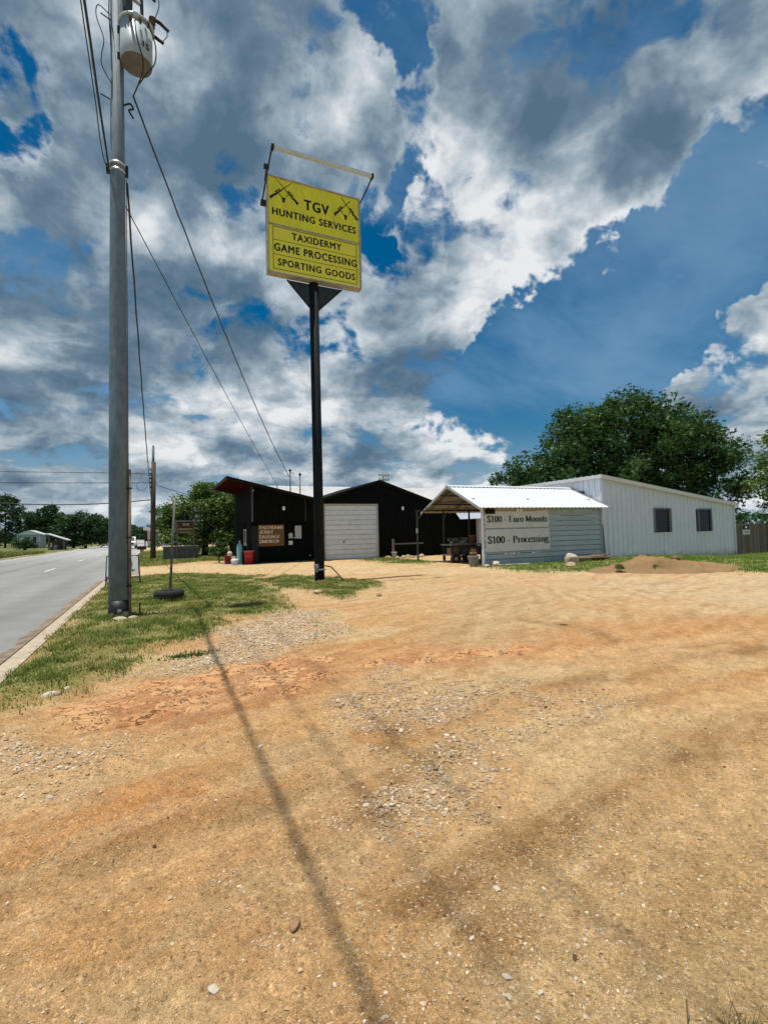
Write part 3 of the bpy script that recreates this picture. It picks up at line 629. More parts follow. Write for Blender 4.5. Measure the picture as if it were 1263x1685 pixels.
frame_m = mat('cabinet_frame', (.36, .36, .30), (.22, .17, .11), .7, 0, 7, (.45, .7), .2, 40)
cab = MB().box(X0, X1, YF+.03, 15.96, Z0, Z1).build('cabinet', frame_m, sg)
def sg_u(u): return X0+u*(X1-X0)
def sg_v(v): return Z1-v*(Z1-Z0)
rim = MB()
rim.box(X0, X1, YF-.03, YF+.03, sg_v(.02), Z1); rim.box(X0, X1, YF-.03, YF+.03, Z0, sg_v(.985)); rim.box(X0, sg_u(.014), YF-.03, YF+.03, sg_v(.985), sg_v(.02)); rim.box(sg_u(.978), X1, YF-.03, YF+.03, sg_v(.985), sg_v(.02))
rim.build('cabinet_rim', frame_m, sg, bevel=.01)
MB().box(sg_u(.014), sg_u(.978), YF-.025, YF+.03, sg_v(.512), sg_v(.495)).build('divider', frame_m, sg)
yel = mat('yellow_sign_face', (.82, .80, .022), (.60, .58, .05), .45, 0, 2.2, (.35, .75), .12, 2.5, stretch=(2.2, 1, .5))
yel2 = mat('yellow_sign_face_pale', (.78, .75, .06), (.80, .77, .25), .5, 0, 1.0, (.55, .8), .04, 3)
up_p = MB().box(sg_u(.014), sg_u(.978), YF, YF+.03, sg_v(.495), sg_v(.02)).build('upper_panel', yel, sg)
lo_p = MB().box(sg_u(.014), sg_u(.978), YF, YF+.03, sg_v(.985), sg_v(.512)).build('lower_panel', yel2, sg)
YL = YF-.001
text_part('TGV', sg_u(.385), sg_u(.645), sg_v(.272), sg_v(.168), YL, black_print, up_p, .055, 1.15)
text_part('HUNTING SERVICES', sg_u(.055), sg_u(.945), sg_v(.402), sg_v(.330), YL, black_print, up_p, .055, 1.15)
text_part('TAXIDERMY', sg_u(.25), sg_u(.775), sg_v(.622), sg_v(.553), YL, black_print, lo_p, .05, 1.15)
text_part('GAME PROCESSING', sg_u(.07), sg_u(.945), sg_v(.768), sg_v(.692), YL, black_print, lo_p, .05, 1.15)
text_part('SPORTING GOODS', sg_u(.105), sg_u(.925), sg_v(.915), sg_v(.845), YL, black_print, lo_p, .05, 1.15)
ru = MB()
for a, b, c, d in ((.055, .95, .520, .526), (.055, .95, .654, .659), (.055, .95, .804, .809), (.055, .95, .952, .958), (.055, .0605, .520, .958), (.944, .95, .520, .958)):
    k = .0006 if b-a < .1 else 0
    ru.add([(sg_u(a), YF-.003-k, sg_v(d)), (sg_u(b), YF-.003-k, sg_v(d)), (sg_u(b), YF-.003-k, sg_v(c)), (sg_u(a), YF-.003-k, sg_v(c))], [(0, 1, 2, 3)])
ru.build('ruled_line', black_print, lo_p)
def rifle(bu, bv, mu, mv, k):
    """scoped rifle drawn from butt to muzzle"""
    B = np.array((sg_u(bu), sg_v(bv))); M = np.array((sg_u(mu), sg_v(mv))); L = np.linalg.norm(M-B); e = (M-B)/L; s = 1 if e[0] > 0 else -1
    nrm = np.array((-e[1], e[0]))*s
    def P(t, h): q = B+e*L*t+nrm*h; return (q[0], YF-.003-.0007*k, q[1])
    mb = MB()
    mb.add([P(-.02, -.045), P(.0, .055), P(.17, .045), P(.26, .03), P(.29, -.02), P(.23, -.045), P(.18, -.02)], [tuple(range(7))])
    mb.add([P(.24, .028), P(.52, .022), P(.52, -.022), P(.27, -.026)], [(0, 1, 2, 3)])
    mb.add([P(.5, .013), P(1, .009), P(1, -.007), P(.5, -.016)], [(0, 1, 2, 3)])
    mb.add([P(.27, .045), P(.50, .045), P(.50, .078), P(.27, .078)], [(0, 1, 2, 3)])
    mb.add([P(.32, .02), P(.345, .02), P(.345, .05), P(.32, .05)], [(0, 1, 2, 3)]); mb.add([P(.44, .02), P(.465, .02), P(.465, .05), P(.44, .05)], [(0, 1, 2, 3)])
    mb.build('rifle_print', black_print, up_p)
rifle(.035, .238, .256, .03, 1); rifle(.315, .235, .10, .035, 2); rifle(.71, .248, .893, .05, 3); rifle(.964, .244, .786, .04, 4)
def deer(u, v, k):
    cx, cz = sg_u(u), sg_v(v); y = YF-.003-.0007*k; mb = MB()
    mb.add([(cx+a, y, cz+b) for a, b in ((-.055, .03), (.055, .03), (.075, .0), (.045, -.015), (.04, -.13), (-.04, -.13), (-.045, -.015), (-.075, 0))], [tuple(range(8))])
    for s in (-1, 1):
        pts = crv([(s*.03, .03), (s*.10, .07), (s*.16, .14), (s*.15, .20)]); vs = []
        for i, (a, b) in enumerate(pts): wd = .014*(1-.6*i/len(pts)); vs += [(cx+a-wd, y, cz+b-wd*.5), (cx+a+wd, y, cz+b+wd*.5)]
        mb.add(vs, [(2*i, 2*i+1, 2*i+3, 2*i+2) for i in range(len(pts)-1)])
        mb.add([(cx+s*.12, y, cz+.10), (cx+s*.135, y, cz+.11), (cx+s*.10, y, cz+.19)], [(0, 1, 2)])
    mb.build('deer_print', black_print, up_p)
deer(.17, .215, 5); deer(.833, .232, 6)
tubem = mat('lamp_tube_housing', (.60, .68, .75), (.50, .57, .63), .4)
MB().prism([(14.64, 13.37), (14.75, 13.37), (14.79, 13.42), (14.74, 13.48), (14.64, 13.47)], 'x', 3.26, 6.56).build('lamp_bar', tubem, sg)
for x in (3.26, 6.56): MB().box(x-.04, x+.04, 14.63, 14.80, 13.36, 13.48).build('lamp_end_cap', black_metal, sg)
MB().tube([(3.24, 14.7, 13.40), (3.16, 15.2, 12.75), (3.10, 15.62, 12.22)], .024, 6).build('lamp_arm', black_metal, sg)
MB().tube([(6.57, 14.7, 13.40), (6.58, 15.95, 13.20)], .024, 6).build('lamp_arm', black_metal, sg)
MB().box(3.10, 3.28, 15.75, 15.9, 12.28, 12.42).build('arm_bracket', black_metal, sg); MB().box(3.10, 3.26, 15.2, 15.3, 13.10, 13.22).tube([(3.18, 15.25, 13.2), (3.27, 15.95, 13.2)], .02, 6).build('arm_bracket', black_metal, sg)
MB().box(4.64, 4.78, 15.72, 15.80, .48, .60).box(4.70, 4.76, 15.74, 15.80, .34, .48).box(4.78, 5.02, 15.70, 15.78, .40, .44).build('junction_box', trim_grey, sg)
MB().tube([(4.95, 15.76, .55), (5.2, 15.72, .50), (5.45, 15.66, .22), (5.58, 15.6, gz(5.58, 15.6)-.02)], .02, 6).build('conduit', mat('red_conduit', (.10, .03, .02)), sg)

# ------------------------------------------------------------------ steel utility pole with its transformer
PX, PY = -.71, 11.42
up_ = thing('utility_pole', (PX, PY, 0), 'galvanised steel utility pole with a black wrapped base beside the kerb', 'utility pole')
MB().tube([(PX, PY, -.3), (PX, PY, 4), (PX, PY, 9), (PX-.01, PY, 14.6)], [.188, .170, .142, .112], 28).build('shaft', galv, up_, True)
wrap_m = bpy.data.materials.new('torn_black_wrap'); wrap_m.use_nodes = True
nd = wrap_m.node_tree.nodes; ln = wrap_m.node_tree.links; b_ = nd['Principled BSDF']; b_.inputs['Roughness'].default_value = .5
t_ = nd.new('ShaderNodeTexCoord'); n_ = nd.new('ShaderNodeTexNoise'); n_.inputs['Scale'].default_value = 9; n_.inputs['Detail'].default_value = 6; ln.new(t_.outputs['Object'], n_.inputs['Vector'])
s_ = nd.new('ShaderNodeSeparateXYZ'); ln.new(t_.outputs['Object'], s_.inputs[0])
r_ = nd.new('ShaderNodeMapRange'); r_.inputs[1].default_value = 0; r_.inputs[2].default_value = .36; r_.inputs[3].default_value = .15; r_.inputs[4].default_value = -.16; ln.new(s_.outputs[2], r_.inputs[0])
a_ = nd.new('ShaderNodeMath'); a_.operation = 'ADD'; ln.new(n_.outputs[0], a_.inputs[0]); ln.new(r_.outputs[0], a_.inputs[1])
r2 = nd.new('ShaderNodeMapRange'); r2.inputs[1].default_value = .56; r2.inputs[2].default_value = .60; ln.new(a_.outputs[0], r2.inputs[0])
m_ = nd.new('ShaderNodeMix'); m_.data_type = 'RGBA'; m_.inputs[6].default_value = (.008, .008, .008, 1); m_.inputs[7].default_value = (.33, .34, .34, 1); ln.new(r2.outputs[0], m_.inputs[0]); ln.new(m_.outputs[2], b_.inputs['Base Color'])
MB().tube([(PX, PY, -.05), (PX, PY, .36)], [.197, .194], 28).build('base_wrap', wrap_m, up_, True)
for z, h in ((9.20, .05), (9.34, .05)): MB().tube([(PX, PY, z), (PX, PY, z+h)], .158, 24).build('clamp_band', mat('bright_band', (.55, .57, .58), (.45, .47, .48), .35, .6), up_, True)
MB().box(PX+.13, PX+.20, PY-.04, PY+.04, 9.18, 9.40).build('clamp_bolt', black_metal, up_); MB().box(PX-.21, PX-.13, PY-.05, PY+.05, 9.18, 9.34).build('clamp_bolt', black_metal, up_)
MB().tube([(PX+.205, PY-.07, -.05), (PX+.205, PY-.07, 3.0)], .03, 8).build('conduit', mat('conduit_brown', (.26, .20, .15), (.16, .12, .09), .7, 0, 5), up_, True)
MB().tube(smooth3([(PX+.185, PY-.06, 3.0), (PX+.165, PY-.05, 9.1)]), .008, 5).build('ground_wire', wire_m, up_)
for z in (.62, 1.6, 2.6): MB().box(PX+.15, PX+.25, PY-.12, PY-.03, z, z+.025).build('conduit_strap', black_metal, up_)
for z, s in ((10.72, -1), (12.45, -1), (12.9, -1), (13.4, -1)): MB().tube([(PX+s*.1, PY-.04, z), (PX+s*.30, PY-.10, z+.03)], .014, 6).build('step_bolt', black_metal, up_)
MB().tube(smooth3([(PX-.13, PY-.05, 13.4), (PX-.15, PY-.06, 12.6), (PX-.12, PY-.05, 12.05), (PX-.12, PY-.05, 11.9)]), .012, 5).build('ground_wire', wire_m, up_)
MB().tube(smooth3([(PX-.13, PY-.06, 12.55), (PX-.34, PY-.12, 12.62), (PX-.37, PY-.12, 12.35), (PX-.24, PY-.1, 11.95), (PX-.28, PY-.1, 11.6), (PX-.27, PY-.1, 11.35), (PX-.10, PY-.08, 11.05)]), .010, 5).build('jumper_wire', wire_m, up_)
# cutout arm with fuse holders
MB().tube([(PX+0.05, PY-.05, 13.07), (PX+0.25, PY-.08, 13.10), (PX+0.48, PY-.12, 12.94)], [.06, .05, .035], 8).build('cutout_arm', trim_grey, up_)
MB().tube([(PX+0.48, PY-.12, 12.47), (PX+0.46, PY-.12, 13.27)], .035, 8).build('cutout_bracket', black_metal, up_)
MB().tube([(PX+0.46, PY-.12, 13.24), (PX+0.65, PY-.13, 13.20), (PX+0.73, PY-.13, 13.14)], .03, 6).build('cutout_bracket', black_metal, up_)
for k in range(4): MB().lathe(PX+0.69+.0*k, PY-.13, [(.03, 13.30+k*.09), (.062, 13.33+k*.09), (.03, 13.37+k*.09)], 12).build('insulator_disc', porcelain, up_)
for k in range(5):
    z = 12.32+k*.09; MB().lathe(PX+0.63+.012*k, PY-.13, [(.04, z), (.075, z+.03), (.075, z+.05), (.04, z+.085)], 12).build('insulator_disc', porcelain, up_)
MB().tube([(PX+0.67, PY-.13, 12.74), (PX+0.83, PY-.14, 12.68), (PX+0.99, PY-.15, 12.56)], .035, 8).build('fuse_holder', black_metal, up_)
MB().tube([(PX+0.65, PY-.13, 12.38), (PX+0.79, PY-.14, 12.30), (PX+0.89, PY-.15, 12.25)], .035, 8).build('fuse_holder', black_metal, up_)
MB().tube([(PX+0.95, PY-.15, 12.60), (PX+0.97, PY-.15, 12.44), (PX+0.87, PY-.15, 12.27)], .012, 6).build('fuse_tube', trim_grey, up_)
MB().tube(smooth3([(PX+0.71, PY-.13, 13.37), (PX+0.81, PY-.13, 13.12), (PX+0.73, PY-.13, 12.77)]), .010, 5).build('jumper_wire', wire_m, up_)
MB().lathe(PX+.20, PY-.1, [(.03, 12.7), (.09, 12.75), (.10, 12.95), (.07, 13.0), (.10, 13.05), (.10, 13.2), (.05, 13.3)], 14).build('lightning_arrester', mat('arrester', (.03, .04, .05), (.045, .055, .065), .5), up_)
MB().tube(smooth3([(PX+.12, PY-.05, 10.68), (PX+.24, PY-.09, 10.72), (PX+.30, PY-.1, 10.62), (PX+.22, PY-.08, 10.58), (PX+.30, PY-.1, 10.42)]), .02, 6).build('dead_end_hook', black_metal, up_)
TX, TY = PX+.37, PY-.20
tr = thing('pole_transformer', (TX, TY, 11.520), 'pale grey cylindrical transformer hung near the top of the steel pole', 'transformer')
tm = mat('transformer_paint', (.42, .49, .505), (.36, .42, .435), .45, 0, 3)
MB().lathe(TX, TY, [(.295, 11.529), (.305, 11.554), (.31, 12.294)], 32).build('tank', tm, tr, True)
MB().lathe(TX, TY, [(.29, 11.507), (.298, 11.529)], 32).build('tank_bottom', mat('transformer_underside_shade', (.15, .15, .15), (.12, .12, .12), .8), tr, True)  # tank bottom in a darker grey: shade painted in against the ground bounce
MB().lathe(TX, TY, [(.335, 12.294), (.345, 12.311), (.34, 12.346), (.25, 12.389), (.1, 12.406)], 32).build('lid', tm, tr, True)
MB().box(TX-.05, TX+.05, TY-.36, TY-.30, 12.234, 12.328).build('lid_clamp', tm, tr)
for z in (11.580, 12.148): MB().box(TX-.36, TX-.2, TY+.02, TY+.24, z, z+.12).build('hanger_bracket', black_metal, tr)
MB().lathe(TX+.1, TY, [(.05, 12.397), (.07, 12.440), (.045, 12.475), (.07, 12.509), (.04, 12.561), (.02, 12.629)], 12).build('bushing', porcelain, tr)
for dx in (-.1, .08, .22): MB().tube([(TX+dx, TY-.27, 12.182), (TX+dx*1.05, TY-.37, 12.182)], .028, 8).build('secondary_bushing', porcelain, tr)
t15 = text_part('15', TX+.13, TX+.24, 11.718, 11.838, TY, black_print, tr, .05, 1.0, 'rating_mark')
v_ = np.empty(len(t15.data.vertices)*3, np.float32); t15.data.vertices.foreach_get('co', v_); v_ = v_.reshape(-1, 3)
v_[:, 1] = -np.sqrt(np.maximum(.316**2-v_[:, 0]**2, 0)); t15.data.vertices.foreach_set('co', v_.ravel())

# wires ---------------------------------------------------------------
def wire(name, pts, r, label, n=24, sag=0., lump=0.):
    if n == 6: pts = smooth3(pts); n = 1
    pts = [Vector(p) for p in pts]; out = []
    for a, b in zip(pts[:-1], pts[1:]):
        for i in range(n):
            t = i/n; p = a.lerp(b, t); p.z -= sag*4*t*(1-t)
            if lump: p.x += lump*math.sin(i*1.9)*.6; p.z += lump*math.sin(i*2.7+1)
            out.append(tuple(p))
    out.append(tuple(pts[-1]))
    return tag(MB().tube(out, r, 6).build(name, wire_m, None, True), label, 'cable')
wire('overhead_cable', [(PX-.16, PY-.06, 9.26), (PX-.17, -34, 9.3)], .020, 'thick black cable bundle running overhead from the pole clamp past the viewer', 60, .9, .006)
wire('overhead_cable', [(PX-.12, PY-.06, 9.36), (PX-.24, 9.9, 9.32), (PX-.2, -34, 9.5)], .009, 'thin lashing wire beside the thick overhead cable bundle', 40, .45)
wire('overhead_cable', [(PX-.25, PY, 13.4), (PX-.4, 9, 13.38), (PX-.4, -34, 13.4)], .012, 'high power line leaving the pole top towards the viewer', 40, 1.1)
wire('overhead_cable', [(PX-.02, PY, 14.4), (PX-.05, 9, 14.38), (PX-.05, -34, 14.4)], .011, 'topmost power line from the pole tip towards the viewer', 40, 1.0)
wire('overhead_cable', [(PX+.17, PY+.1, 9.1), (-.33, 39.8, 3.9)], .022, 'black cable drooping from the steel pole to the far wooden pole', 40, .55, .012)
wire('service_drop', [(PX+.30, PY-.1, 10.9), (7.45, 30.2, 5.1)], .02, 'thick twisted service line from transformer down to the roof mast', 50, .55, .010)
wire('service_drop', [(PX+.15, PY+.02, 8.55), (6.59, 30.0, 4.63)], .011, 'thin straight phone line from steel pole to the dark roof', 40, .12)
wire('transformer_lead', [(TX-.02, TY-.37, 12.15), (TX+.02, TY-.40, 11.75), (TX+.12, TY-.36, 11.4), (TX+.12, TY-.25, 11.2), (PX+.42, PY-.3, 11.08), (PX+.36, PY-.2, 10.98), (PX+.30, PY-.1, 10.9)], .013, 'black lead hanging down the middle of the transformer tank', 6)
wire('transformer_lead', [(TX+.24, TY-.34, 12.15), (TX+.36, TY-.26, 11.85), (TX+.35, TY-.22, 11.5), (TX+.2, TY-.22, 11.22), (PX+.42, PY-.28, 11.06)], .013, 'black lead looping off the right side of the transformer', 6)
wire('street_crossing_cable', [(-.35, 39.8, 4.35), (-10, 41, 4.2), (-18, 43, 4.75), (-70, 48, 6.4)], .035, 'thick dark cable crossing the road low from the wooden pole', 14, .25)
wire('street_crossing_cable', [(.0, 40.0, 5.6), (-90, 60, 9.2)], .022, 'middle thin wire crossing the road above the thick cable', 30, .9)
wire('street_crossing_cable', [(.0, 40.0, 6.3), (-90, 60, 10.6)], .018, 'highest thin wire crossing the road from the wooden pole', 30, .9)
wire('street_crossing_cable', [(-.2, 40.0, 5.5), (7, 46, 4.6)], .02, 'short wire from wooden pole back over the shrubby tree', 10, .3)

# far wooden pole with a street light arm
p2 = thing('utility_pole', (-.28, 39.9, 0), 'dark wooden utility pole down the road beside the roadside tree', 'utility pole')
MB().tube([(-.28, 39.9, -.3), (-.25, 39.9, 4), (-.2, 39.9, 7.1)], [.19, .165, .15], 14).build('shaft', pole_wood, p2, True)
MB().tube([(-.24, 39.85, 6.4), (-.22, 39.85, 8.2)], .09, 10).build('top_extension', galv, p2, True)
MB().lathe(-.22, 39.85, [(.03, 8.2), (.07, 8.25), (.03, 8.33)], 8).build('insulator', porcelain, p2)
for k in range(5): MB().lathe(-.42, 39.8, [(.03, 5.2+k*.32), (.07, 5.24+k*.32), (.03, 5.34+k*.32)], 8).build('insulator', porcelain, p2)
MB().tube([(-.3, 39.85, 6.1), (-1.15, 39.7, 6.2)], .03, 6).build('light_arm', galv, p2); MB().box(-1.45, -.95, 39.6, 39.8, 6.17, 6.27).build('street_light_head', trim_grey, p2)
ring = [(-1.0+.32*math.cos(a), 39.85, 5.35+.32*math.sin(a)) for a in np.linspace(0, 2*math.pi, 20)]
MB().tube(ring, .012, 5).build('cable_coil', wire_m, p2)

# ------------------------------------------------------------------ dark shop building
db = thing('shop_building', (9, 28.4, 0), 'black painted shop with white garage door and butterfly roof', 'building')
YB, YR, YE = 28.4, 28.9, 36.0
def zl(x): return 4.80-.233*(x-3.5)                    # left roof underside slope
def zr(x): return 3.62+(x-8.7)*.315 if x < 12.6 else 4.85-(x-12.6)*.34
w_ = MB(); w_.prism([(4.85, 2.35), (8.9, 2.35), (8.9, zl(8.9)-.16), (4.85, zl(4.85)-.16)], 'y', YB, YB+.12); w_.build('upper_wall', dark_paint, db)
MB().box(4.85, 8.9, YR, YR+.12, -.1, 2.35).build('lower_wall', dark_paint, db)
MB().box(4.85, 8.9, YB+.12, YR, 2.30, 2.349).build('overhang_soffit', dark_paint, db)
MB().prism([(YB+.12, 2.35), (35.4, 2.35), (35.4, zl(4.85)-.16), (YB+.12, zl(4.85)-.16)], 'x', 4.85, 4.97).build('side_wall', dark_paint, db)
MB().box(4.86, 4.98, YR+.12, 35.4, -.1, 2.35).build('side_wall', dark_paint, db)
MB().box(4.80, 4.90, YB-.03, YB, 2.36, zl(4.85)-.18).build('corner_trim', mat('corner_trim', (.06, .065, .06), (.08, .08, .075), .7), db)
MB().box(7.86, 7.94, YB-.02, YB, 2.36, zl(7.9)-.18).build('corner_trim', mat('corner_trim_dark', (.025, .028, .028)), db)
MB().box(8.9, 9.07, YB, YB+.15, -.1, 3.45).build('wall', dark_paint, db)
MB().prism([(8.9, 3.34), (16.4, 3.34), (16.4, zr(16.4)-.12), (12.6, zr(12.6)-.12), (8.9, zr(8.9)-.12)], 'y', YB-.001, YB+.149).build('gable_wall', dark_paint, db)
MB().box(12.5, 16.4, YB, YB+.15, -.1, 3.34).build('wall', dark_paint, db)
MB().box(16.25, 16.4, YB+.15, YE, -.1, 3.3).build('side_wall', dark_paint, db); MB().box(4.97, 16.25, YE-.5, YE-.4, -.1, 3.5).build('rear_wall', dark_paint, db)
roof_d = mat('dark_roof_edge', (.008, .007, .007), (.014, .012, .011), .8, spec=.08)
MB().prism([(3.45, zl(3.45)-.14), (8.72, zl(8.72)-.14), (8.72, zl(8.72)), (3.45, zl(3.45))], 'y', 27.75, 34.6).build('roof', roof_d, db)
MB().prism([(3.50, zl(3.5)-.165), (4.84, zl(4.84)-.165), (4.84, zl(4.84)-.142), (3.50, zl(3.5)-.142)], 'y', 28.2, 34.5).build('soffit', mat('red_soffit', (.034, .003, .003), (.024, .003, .003), .8, 0, 4, spec=.02), db)
MB().box(3.41, 3.45, 27.75, 34.6, zl(3.45)-.17, zl(3.45)+.01).build('fascia_board', mat('dull_red_fascia', (.05, .028, .026), (.03, .018, .017), .8, spec=.1), db)
MB().prism([(8.73, zr(8.73)-.14), (12.6, zr(12.6)-.14), (16.6, zr(16.6)-.14), (16.6, zr(16.6)), (12.6, zr(12.6)), (8.73, zr(8.73))], 'y', 28.12, 35.6).build('roof', roof_d, db)
for x in np.arange(5.3, 8.8, .41): MB().box(x-.02, x+.02, YR-.012, YR, 0, 2.29).build('batten', dark_paint, db)
for x in np.arange(13.0, 16.3, .41): MB().box(x-.02, x+.02, YB-.012, YB, 0, 3.3).build('batten', dark_paint, db)
for x in np.arange(5.2, 7.8, .41): MB().box(x-.02, x+.02, YB-.012, YB, 2.36, zl(x)-.2).build('batten', dark_paint, db)
rw = thing('shop_lean_to', (20, 29.2, 0), 'black lean-to behind the carport with a pale eave strip', 'building')
MB().box(16.45, 25.0, 29.2, 35.5, -.1, 3.05).build('wall', dark_paint, rw); MB().hexa([(16.45, 28.8, 3.05), (25.4, 28.8, 3.05), (25.4, 35.9, 3.6), (16.45, 35.9, 3.6), (16.45, 28.8, 3.15), (25.4, 28.8, 3.15), (25.4, 35.9, 3.7), (16.45, 35.9, 3.7)]).build('roof', roof_d, rw)
MB().hexa([(18.5, 28.3, 2.32), (25, 28.3, 2.42), (25, 28.8, 2.85), (18.5, 28.8, 2.75), (18.5, 28.3, 2.35), (25, 28.3, 2.45), (25, 28.8, 2.88), (18.5, 28.8, 2.78)]).build('awning_sheet', mat('awning_blue_white', (.42, .48, .55)), rw)
gd = MB().box(9.09, 12.48, YB+.10, YB+.13, 0, 3.3).build('garage_door', mat('garage_door_back', (.45, .45, .43)), db)
door_white = mat('door_white', (.68, .73, .75), (.57, .61, .63), .5, 0, 2.5, (.4, .75), .1, 8)
dz = 3.28/11
for k in range(11): MB().prism([(YB+.10, .02+k*dz), (YB+.055, .035+k*dz), (YB+.055, k*dz+dz-.035), (YB+.075, k*dz+dz-.02), (YB+.10, .008+k*dz+dz)], 'x', 9.10, 12.47).build('door_panel', door_white, gd)
MB().box(10.22, 10.32, YB+.035, YB+.055, 1.05, 1.09).box(10.25, 10.28, YB+.02, YB+.05, .98, 1.14).build('handle', black_metal, gd)
MB().box(9.02, 9.09, YB-.025, YB+.10, 0, 3.36).box(12.47, 12.53, YB-.025, YB+.10, 0, 3.36).box(9.09, 12.47, YB-.022, YB+.10, 3.29, 3.36).build('door_frame', mat('door_frame', (.50, .48, .44), (.36, .33, .29), .7, 0, 6), db)
for x, y, z in ((6.6, YB, 3.10), (14.2, YB, 3.08), (4.9, YB-.0, 4.05)):
    MB().tube([(x, y+.02, z+.10), (x, y-.10, z+.12)], .03, 8).build('lamp_bracket', black_metal, db)
    if z < 4: MB().lathe(x, y-.12, [(.05, z-.12), (.085, z-.05), (.085, z+.08), (.04, z+.12)], 12).build('lamp_globe', lamp_glass, db, True)
    else: MB().lathe(x, y-.1, [(.03, z), (.045, z+.05), (.03, z+.1)], 10).build('lamp_globe', trim_grey, db, True)
box_grey = mat('meter_grey', (.42, .46, .48), (.36, .40, .42), .5)
MB().box(7.36, 7.73, YR-.16, YR, 1.34, 2.1).build('breaker_box', box_grey, db, bevel=.01); MB().box(6.98, 7.22, YR-.12, YR, .98, 1.22).build('junction_box', mat('junction_white', (.62, .62, .60)), db, bevel=.01)
MB().tube([(7.10, YR, 1.56), (7.10, YR-.14, 1.56)], .13, 18).build('electric_meter', mat('meter_glass', (.55, .56, .56), (.3, .3, .3), .2, 0, 30), db, True)
MB().box(6.99, 7.2, YR-.08, YR, 1.36, 1.46).tube([(7.2, YR-.04, 1.4), (7.36, YR-.04, 1.4)], .025, 6).build('conduit', box_grey, db)
MB().box(8.22, 8.32, YR-.06, YR, .28, .34).build('hose_bib', trim_grey, db)
for x, z0_, z1_ in ((7.45, zl(7.45)-.02, 5.45), (8.06, zl(8.06)-.02, 5.22)):
    MB().tube([(x, 30.1, z0_), (x, 30.1, z1_)], .035, 8).build('roof_mast', galv, db, True); MB().lathe(x, 30.1, [(.05, z1_), (.09, z1_+.05), (.09, z1_+.1), (.03, z1_+.16)], 10).build('mast_cap', black_metal, db)
MB().tube([(7.45, 30.1, 5.36), (7.62, 30.0, 5.36), (7.66, 30.0, 5.28)], .02, 6).build('mast_bracket', black_metal, db)
MB().tube([(6.62, 30, zl(6.62)-.05), (6.62, 30, 4.62)], .03, 6).build('vent_pipe', trim_grey, db)
MB().box(4.86, 5.25, YR-.03, YR-.004, 0, 2.1).build('entry_door', mat('entry_door', (.016, .017, .018)), db)
# wooden menu board on the shop wall
ms = thing('menu_board', (5.98, YR-.03, .95), 'brown wooden board lettered Pastrami Jerky Sausage Smoked on black wall', 'sign')
MB().box(5.24, 6.73, YR-.06, YR-.014, .94, 2.18).build('board', mat('brown_board', (.16, .088, .035), (.115, .06, .022), .8, 0, 5, stretch=(.6, 1, 6)), ms)
for k in range(4):
    MB().box(5.25, 6.72, YR-.064, YR-.06, .955+k*.305, 1.24+k*.305).build('plank', mat('brown_board'+str(k % 2), (.19, .105, .04), (.13, .07, .026), .8, 0, 5, stretch=(.6, 1, 6)), ms)
cream = mat('cream_lettering', (.74, .66, .52), (.62, .52, .38), .8)
for k, (s, wd) in enumerate((('PASTRAMI', 1.36), ('JERKY', .80), ('SAUSAGE', 1.20), ('SMOKED', 1.12))):
    serif_part(s, 5.30, 5.30+wd, 1.93-k*.265, 2.11-k*.265, YR-.068, cream, ms, .2, .10)
# lean white-roofed building behind
roof_dull = mat('dull_roof_sheet', (.50, .50, .49), (.40, .39, .37), .6, 0, 1.2, (.4, .7))
rb = thing('rear_building', (14, 40, 0), 'long white metal roof showing behind the black shop', 'building')
MB().box(5.6, 24.6, 36.2, 44, -.1, 4.1).build('wall', mat('rear_wall_paint', (.10, .10, .10)), rb)
for k in range(19):
    a = 5.5+k; MB().hexa([(a+.005, 36.0, 4.12), (a+.995, 36.0, 4.12), (a+.995, 40, 5.48), (a+.005, 40, 5.48), (a+.005, 36.0, 4.17), (a+.995, 36.0, 4.17), (a+.995, 40, 5.53), (a+.005, 40, 5.53)]).build('roof_sheet', roof_dull, rb)
MB().hexa([(5.5, 40, 5.48), (24.5, 40, 5.48), (24.5, 44.2, 4.1), (5.5, 44.2, 4.1), (5.5, 40, 5.53), (24.5, 40, 5.53), (24.5, 44.2, 4.15), (5.5, 44.2, 4.15)]).build('rear_roof', roof_dull, rb)

# ------------------------------------------------------------------ carport
cp = thing('metal_carport', (16.5, 20.3, 0), 'steel carport with white ribbed roof and one pale grey sheeted side', 'carport')
XA, XB, YA, YC = 12.92, 20.0, 18.0, 22.62; ZE, ZP = 2.66, 3.68; YM = (YA+YC)/2
tubeg = mat('carport_tube', (.075, .08, .08), (.05, .055, .055), .5, .2, 6)
sl = (ZP-ZE)/(YM-YA)
galvalume_shade = mat('bare_galvalume_shade', (.26, .25, .23), (.19, .18, .165), .5, .3, 3)  # unpainted sheet undersides, with the shade below the roof put into their colour
for side in (0, 1):
    for k in range(8):
        a = XA-.34+k*.955; b = a+.953
        mb = MB()
        prof = []
        for j in range(4):
            u = a+j*.238; prof += [(u, 0), (u+.15, 0), (u+.17, .028), (u+.205, .028), (u+.225, 0)]
        prof.append((b, 0)); n = len(prof)
        ye = YA-.32 if side == 0 else YC+.32; zE = ZE-.32*sl+.03
        vs = [(u, ye, zE+h) for u, h in prof]+[(u, YM, ZP+.03+h) for u, h in prof]; vs += [(u, y_, z_-.012) for u, y_, z_ in vs]
        fs = []
        for i in range(n-1): fs += [(i, i+1, n+i+1, n+i), (2*n+i, 3*n+i, 3*n+i+1, 2*n+i+1), (i, 2*n+i, 2*n+i+1, i+1)]
        mb.add(vs, fs); rs_ = mb.build('roof_sheet', roof_white, cp); rs_.data.materials.append(galvalume_shade)
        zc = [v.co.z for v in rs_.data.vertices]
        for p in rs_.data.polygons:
            if all(v >= 2*n for v in p.vertices): p.material_index = 1
